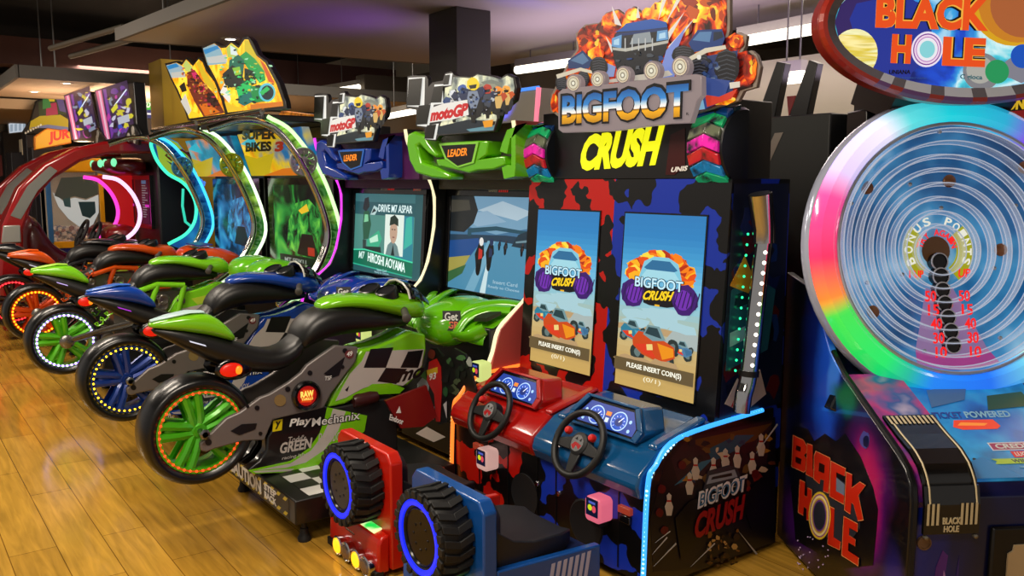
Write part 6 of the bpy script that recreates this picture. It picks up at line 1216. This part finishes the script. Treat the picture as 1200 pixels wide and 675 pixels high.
for x in (-10.85, -11.55):
    MB().loft([sect(x, y, a, b, w, 3) for y, a, b, w in [(1.28, .5, 1.22, .2), (1.42, .5, 1.32, .24), (1.52, .5, 1.2, .22), (1.6, .5, .95, .23), (1.8, .5, .82, .24), (1.95, .5, .78, .2)]]).build('seat', RD2, t, 0, 1)
    c = V(x + .1, 2.05, 1.02); n = V(0, -.9, .4).normalized(); w_ = MB().ring(c, n, .17, .02, 30, 8); w_.lathe(c, n, [(.06, -.02), (.06, .02), (.03, .03)], 14)
    for a in (0, PI, -PI / 2): w_.tube([c, c + (V(1, 0, 0) * math.cos(a) + n.cross(V(1, 0, 0)) * math.sin(a)) * .17], .014, 6)
    w_.build('steering_wheel', BLKM, t)
    MB().loft([sect(x + .1, y, a, b, w, 3) for y, a, b, w in [(2.12, .95, 1.08, .2), (2.25, .9, 1.17, .28), (2.5, .9, 1.15, .3)]]).build('dashboard', M('7a0e12', .3, 0, 0, .4), t, 0, 1)
    MB().box(x - .25, x + .45, 2.6, 2.66, 1.1, 1.72).build('screen_bezel', BLKG, t); B = Board((x - .2, 2.598, 1.15), (1, 0, 0), (0, 0, 1)); B.rect(0, 0, .6, .52, E('06080a', .5)); rnd = random.Random(3)
    for k in range(14): B.rect(.3, .08 + k * .028, .3 + rnd.uniform(.1, .26), .09 + k * .028, E('8a9090', .6))
    B.rect(.3, .47, .5, .51, E('2a6a8a', .7)); B.rect(.42, .2, .6, .23, E('c82ab0', .8)); B.build('screen', t)
    MB().loft([sect(x + .1, y, a, b, w, 3) for y, a, b, w in [(2.2, 1.78, 1.9, .3), (2.4, 1.7, 1.93, .34), (2.65, 1.72, 1.93, .34)]]).build('overhead_console', RD2, t, 0, 1)
    for s_ in (-1, 1): MB().ball((x + .1 + s_ * .22, 2.26, 1.86), (.07, .03, .05), 12).build('green_lamp', E('70e0a0', 1.4), t)
MB().box(-12.2, -10.2, 2.64, 3.1, .1, 2.0).build('body', M('0c0a0c', .4), t, .02)
for x, c, cc in ((-10.15, 'f0c0f0', 'e8e0f0'), (-11.2, 'e83ab8', 'b0141a')):
    MB().tube(spline([(x, y, z) for y, z in [(2.06, 1.70), (2.22, 1.66), (2.36, 1.5), (2.42, 1.3), (2.37, 1.12), (2.22, 1.0), (2.08, .98)]], 5), .022, 8).build('neon_tube', E(c, 1.5), t)
MB().prism([V(-11.2, y, z) for y, z in [(2.1, 1.72), (2.3, 1.62), (2.42, 1.4), (2.44, 1.2), (2.36, 1.05), (2.2, .98), (2.2, .5), (2.6, .5), (2.6, 1.72)]], (-.04, 0, 0)).build('glow_panel', E('c01014', .6), t)
# claw machine
t = thing('claw_machine', 'yellow framed claw machine with a shark face on its glass, far left', 'arcade machine', (-13.6, 2.4, 0)); YF = M('d8a010', .35); y0, y1, xf = 2.0, 2.74, -13.5
MB().box(xf - .6, xf, y0, y1, 0, .72).build('base', M('14206a', .35), t, .01); MB().box(xf - .6, xf, y0, y1, 1.78, 1.98).build('crown', YF, t, .02)
for y in (y0, y1 - .06):
    for x in (xf - .6, xf - .06): MB().box(x, x + .06, y, y + .06, .72, 1.78).build('post', YF if y > 2.2 else M('2a6aa8', .3), t, .006)
MB().box(xf - .06, xf, y0, y1, .70, .80).build('sill', YF, t, .006); MB().box(xf - .58, xf - .54, y0, y1, .72, 1.78).build('back_wall', M('b8b0a0', .5), t)
gm, nt, bb = nodes_mat('claw_glass'); bb.inputs['Alpha'].default_value = .12; bb.inputs['Roughness'].default_value = .05
MB().box(xf - .03, xf - .022, y0 + .06, y1 - .06, .80, 1.78).build('glass_pane', gm, t)
B = Board((xf - .02, 0, 0), (0, 1, 0), (0, 0, 1)); B.poly([(2.08, 1.5), (2.14, 1.3), (2.26, 1.12), (2.40, 1.0), (2.56, 1.0), (2.66, 1.2), (2.67, 1.46), (2.5, 1.38), (2.36, 1.42), (2.2, 1.38)], E('c8ccc8', .6)); B.poly([(2.4, 1.36), (2.62, 1.36), (2.62, 1.2), (2.54, 1.12), (2.44, 1.16)], M('2a4a58', .3)); B.poly([(2.2, 1.42), (2.3, 1.44), (2.3, 1.28), (2.22, 1.3)], M('38606a', .3)); B.poly([(2.1, 1.45), (2.2, 1.7), (2.5, 1.72), (2.67, 1.6), (2.66, 1.47), (2.5, 1.4), (2.36, 1.44), (2.2, 1.4)], M('4a5a5a', .3)); B.build('shark_decal', t)
rnd = random.Random(5); pls = MB()
for k in range(220): pls.ball((rnd.uniform(xf - .5, xf - .05), rnd.uniform(y0 + .1, y1 - .1), rnd.uniform(.74, .98)), rnd.uniform(.025, .05), 6, rnd.randrange(5))
pl_ = pls.build('plush_pile', [M(c, .8) for c in ('b8a8b0', 'd8d0d0', '8a4a5a', '5a6a8a', 'e8e0d8')]); tag(pl_, 'pile of small plush prizes inside the claw machine', 'prizes', None, 'stuff')
B = Board((xf + .001, 0, 0), (0, 1, 0), (0, 0, 1))
for a, b_, r, c in [(2.2, .55, .05, 'd8a020'), (2.36, .6, .045, 'c83a5a'), (2.5, .52, .05, 'b8402a'), (2.6, .62, .04, '3a9a4a'), (2.14, .38, .04, 'd85a7a'), (2.62, .4, .045, 'e0b030')]: B.poly(blob(a, b_, r, r, 10, .25), M(c, .4))
B.words('TOONS', 2.12, .40, 2.64, .50, M('e0a81a', .4), 0, .05); B.build('base_artwork', t)
# tall screens of the far machines, their signs and boxes
def far_sign(name, cat, label, X, px, dep, m, pieces, grp=None, words=(), leg=True):
    t = thing(name, label, cat, (X, sum(OX(*q, X).y for q in px) / len(px), 0), 0, grp); body = MB().prism([OX(*q, X) for q in px], (-dep, 0, 0)).build('sign_board', m, t, .01)
    B = Board((X + .001, 0, 0), (0, 1, 0), (0, 0, 1))
    for q, mm in pieces: B.px(q, mm)
    for w in words: B.pxwords(*w)
    B.build('sign_artwork', body)
    if leg:
        ys = [OX(*q, X) for q in px]; yc = sum(p.y for p in ys) / len(ys); MB().box(X - dep - .3, X - .02, yc - .25, yc + .25, .05, min(p.z for p in ys) + .05).build('cabinet', M('16121a', .4), t, .01)
    return t
rnd = random.Random(17)
def sci(x0, y0, x1, y1, sl):
    o = []
    w, h = x1 - x0, y1 - y0; Q = lambda a, b: (x0 + a * w + sl * b, y0 + b * h - a * 5)
    o.append(([Q(0, 0), Q(1, -.12), Q(1, 1), Q(0, 1)], E('3a2450', .6))); o.append(([Q(.03, .02), Q(.2, 0), Q(.24, 1), Q(.1, 1)], E('e06a98', .8))); o.append(([Q(.1, .02), Q(.16, .02), Q(.2, 1), Q(.15, 1)], E('f0c0d8', .8))); o.append(([Q(.25, 0), Q(.34, 0), Q(.36, .9), Q(.28, 1)], E('7a3aa8', .7)))
    for k in range(34): o.append((blob(*Q(rnd.uniform(.3, .95), rnd.uniform(.02, .95)), rnd.uniform(1.5, 4), rnd.uniform(1.5, 5), 7, .5, rnd), E(rnd.choice(['1a2a7a', '3a5ad0', '0c0c18', 'd8d8f0', 'c83ab0', '6a3aa0', '20182a', 'e0d83a', '8a9ab8']), .65)))
    o.append(([Q(.5, .35), Q(.95, .05), Q(.96, .07), Q(.52, .37)], E('d8e8ff', 1))); o.append(([Q(.55, .6), Q(.9, .55), Q(.9, .7), Q(.56, .74)], E('c0c8d8', .7))); o.append(([Q(.4, .42), Q(.6, .3), Q(.62, .4), Q(.44, .5)], E('d8d83a', .8)))
    return o
YH = 2.33
for px, (x0, x1), nm in (([(74, 117), (98, 112), (100, 108), (106, 107), (118, 155), (112, 166), (86, 166)], (75, 106), 0), ([(110, 110), (140, 104), (144, 98), (156, 96), (160, 150), (163, 165), (120, 168)], (111, 150), 1)):
    hs = MB().prism([OY(*q, YH) for q in px], (0, .12, 0)).build('header_sign', M('0c0c10', .35), DS, .01); B = Board((0, YH - .001, 0), (1, 0, 0), (0, 0, 1))
    for q, mm in sci(x0, 112 if not nm else 106, x1, 164, 9): B.px(q, mm)
    B.build('sign_artwork', hs)
    arm = [(152, 146), (157, 145), (163, 157), (162, 170), (144, 164)] if nm else [(106, 154), (114, 150), (124, 164), (110, 168)]
    ar = MB().prism([OY(*q, YH - .03) for q in arm], (0, .03, 0)).build('speaker_arm', BLK, DS, .006)
    for a, b in ((156, 153), (158, 163), (151, 161)) if nm else ((115, 157), (114, 163)): MB().lathe(OY(a, b, YH - .031), (0, -1, 0), [(.05, 0), (.046, .008), (.001, .01)], 14).build('speaker_cone', M('a8a49c', .4), ar)
far_sign('prize_game_sign', 'sign', 'blue and green game sign between the purple sign and yellow pillar', -14.0, [(160, 107), (189, 108), (189, 139), (163, 138)], .1, M('14266a', .35), [([(162, 110), (188, 110), (188, 136), (164, 136)], E('102a78', .5)), ([(168, 116), (180, 116), (182, 128), (170, 129)], E('30b83a', .7)), ([(162, 112), (188, 112), (188, 114), (162, 114)], E('d8e0f0', .7)), ([(164, 132), (188, 133), (188, 135), (164, 134)], E('d8e0f0', .7)), ([(183, 116), (189, 116), (189, 132), (184, 132)], M('0c0c10', .4))], None, [('2X', (171, 126), (179, 126), (170, 119), E('e8f0e0', .9), .03)])
far_sign('dinosaur_game', 'arcade cabinet', 'colourful game sign with yellow and green print above orange lettering, far left', -15.0, [(42, 118), (56, 113), (78, 113), (82, 154), (30, 158), (27, 154), (36, 140)], .12, M('0c0c0c', .35), [([(36, 142), (50, 134), (70, 134), (80, 140), (80, 150), (58, 148), (34, 152)], E('b8981a', .7)), ([(45, 120), (58, 114), (76, 116), (78, 134), (46, 136)], E('2a3a1c', .6)), ([(54, 122), (66, 120), (68, 134), (54, 136)], E('a82a4a', .6)), ([(50, 116), (58, 115), (60, 126), (50, 128)], E('3a7a3a', .6)), ([(66, 116), (76, 117), (78, 132), (70, 130)], E('5a4a7a', .6)), ([(56, 114), (64, 113), (64, 119), (58, 119)], E('c8a81a', .7)), ([(34, 150), (56, 146), (80, 149), (80, 153), (56, 150)], E('7a7a98', .6))] + [(blob(30 + k * 3, 156 - k * 1.6, 1.3, 1.5, 7, .3), M('e0e0d8', .4)) for k in range(7)])
far_sign('dinosaur_game_marquee', 'sign', 'orange sign with red block letters peeking over the red hoop', -14.25, [(40, 160), (52, 152), (56, 150), (82, 154), (84, 168), (40, 176)], .1, M('c8780a', .4), [([(42, 161), (54, 152), (82, 156), (83, 166), (42, 175)], E('e8a01a', .8))], None, [('JUR', (57, 170), (82, 165), (57, 155), E('d8281a', .9), .05)])
far_sign('small_white_cabinet', 'cabinet', 'plain white cabinet top just left of the orange lettered sign', -15.9, [(25, 163), (40, 159), (40, 176), (26, 182)], .3, M('d0c8b0', .5), [([(28, 165), (31, 164), (31, 167), (28, 168)], M('6a7a8a', .5))])
far_sign('menu_screen', 'screen', 'pale lit menu screen hanging at the far left edge', -19, [(9, 144), (31, 140), (30, 155), (10, 157)], .1, M('a8b0b8', .5), [([(10, 145), (30, 141), (29, 154), (11, 156)], E('c8d4e0', .8))] + [([(12 + k * 5, 146 - k * .6), (15 + k * 5, 145.6 - k * .6), (15 + k * 5, 154 - k * .6), (12 + k * 5, 154.6 - k * .6)], E('98a8b8', .8)) for k in range(4)])
far_sign('shop_front', 'shelf', 'blurred dark shelf unit with a pale post at the far left edge', -20.0, [(0, 165), (24, 160), (26, 200), (0, 210)], .3, M('3a2a26', .6), [([(0, 182), (5, 181), (5, 205), (0, 207)], M('b85a5a', .5)), ([(18, 163), (21, 162), (21, 190), (18, 192)], M('d8c8a8', .5)), ([(6, 182), (11, 181), (11, 196), (6, 197)], M('18141a', .5))])
tc_ = MB().tube([OX(3, 140, -19.5), OX(3, 165, -19.5)], .12, 14); tag(tc_.build('pillar', M('7a7870', .6)), 'round grey concrete pillar at the far left edge', 'pillar')
t = thing('game_cabinet', 'orange game with a grey fish shape behind the lime rider cabinet', 'arcade cabinet', (-7.2, 4.2, 0)); q = [OY(x, y, 4.0) for x, y in [(322, 140), (330, 130), (362, 134), (366, 160), (340, 170)]]
MB().prism(q, (0, .1, 0)).build('sign_board', noise_mat('orange_fur', [(.35, '7a3a08'), (.5, 'c8700c'), (.65, 'e09a2a')], 14, 3, .5, .35), t); B = Board((0, 3.999, 0), (1, 0, 0), (0, 0, 1)); B.px([(338, 146), (346, 140), (356, 146), (362, 162), (348, 164)], M('7a7870', .5)); B.px(blob(347, 149, 1.6, 1.6, 8, .1), BLK); B.build('sign_artwork', t); MB().box(-8.2, -7.4, 4.0, 4.5, .05, 2.0).build('body', BLK, t)
# ------------------------------------------------------------------ light
wd = bpy.data.worlds.new('hall'); SC.world = wd; wd.use_nodes = True; bg = wd.node_tree.nodes['Background']; bg.inputs[0].default_value = (*lin('c8c0b8'), 1); bg.inputs[1].default_value = .5
def area(loc, sx, sy, power, col='fff0dc', rot=(0, 0, 0)):
    l = bpy.data.lights.new('ceiling_or_fill_lamp', 'AREA'); l.shape = 'RECTANGLE'; l.size = sx; l.size_y = sy; l.energy = power; l.color = lin(col)
    o = bpy.data.objects.new('ceiling_or_fill_lamp', l); COL.objects.link(o); o.location = loc; o.rotation_euler = rot; return o
area((-2.2, .5, 3.6), .6, 1.6, 110); area((-5.4, .3, 3.6), .6, 1.6, 110); area((-8.8, .2, 3.6), .6, 1.6, 110); area((.3, -1.5, 3.6), 1.2, 1.2, 90)
area((-12.5, -1.6, 3.6), .6, 1.6, 110); area((-14.6, 3.5, 3.4), .5, 1.6, 80); area((-10.2, 4.6, 3.6), .4, 2, 60)
area((-13.0, 3, 2.1), .6, 1.8, 110, 'ffd8b0', (PI, 0, 0)); area((-4, 4.8, 2.2), 5, .5, 45, 'e8d0f0', (PI, 0, 0)); area((-3, 5.2, 2.9), 5, .3, 40)  # the two facing up are added fill for the dropped ceiling panels
def spot(loc, tgt, power, col, size, blend=.5, gobo=None):
    l = bpy.data.lights.new('party_spot', 'SPOT'); l.energy = power; l.color = lin(col); l.spot_size = size; l.spot_blend = blend; l.shadow_soft_size = .03
    o = bpy.data.objects.new('party_spot', l); COL.objects.link(o); o.location = loc; o.rotation_euler = (Vector(tgt) - Vector(loc)).to_track_quat('-Z', 'Y').to_euler()
    if gobo:
        l.use_nodes = True; nt = l.node_tree; em = nt.nodes['Emission']; tc = N(nt, 'ShaderNodeTexCoord'); sp_ = N(nt, 'ShaderNodeSeparateXYZ'); nt.links.new(tc.outputs['Normal'], sp_.inputs[0])
        r = ramp(nt, sp_.outputs[2], gobo); nt.links.new(r, em.inputs['Strength'])
    return o
spot((-5.1, 3.6, 2.0), (-5.0, 4.1, 3.0), 30, '3040ff', 1.1, .9); spot((-4.0, 3.6, 2.05), (-3.9, 4.2, 3.0), 22, 'ff4a6a', 1.6, 1); spot((-6.6, 3.6, 2.1), (-6.8, 3.2, 3.0), 14, 'a860ff', 1.9, 1)
vs = SC.view_settings; vs.view_transform = 'Standard'; vs.look = 'None'; vs.gamma = 1; vs.use_curve_mapping = False; vs.exposure = 0
SC.display_settings.display_device = 'sRGB'
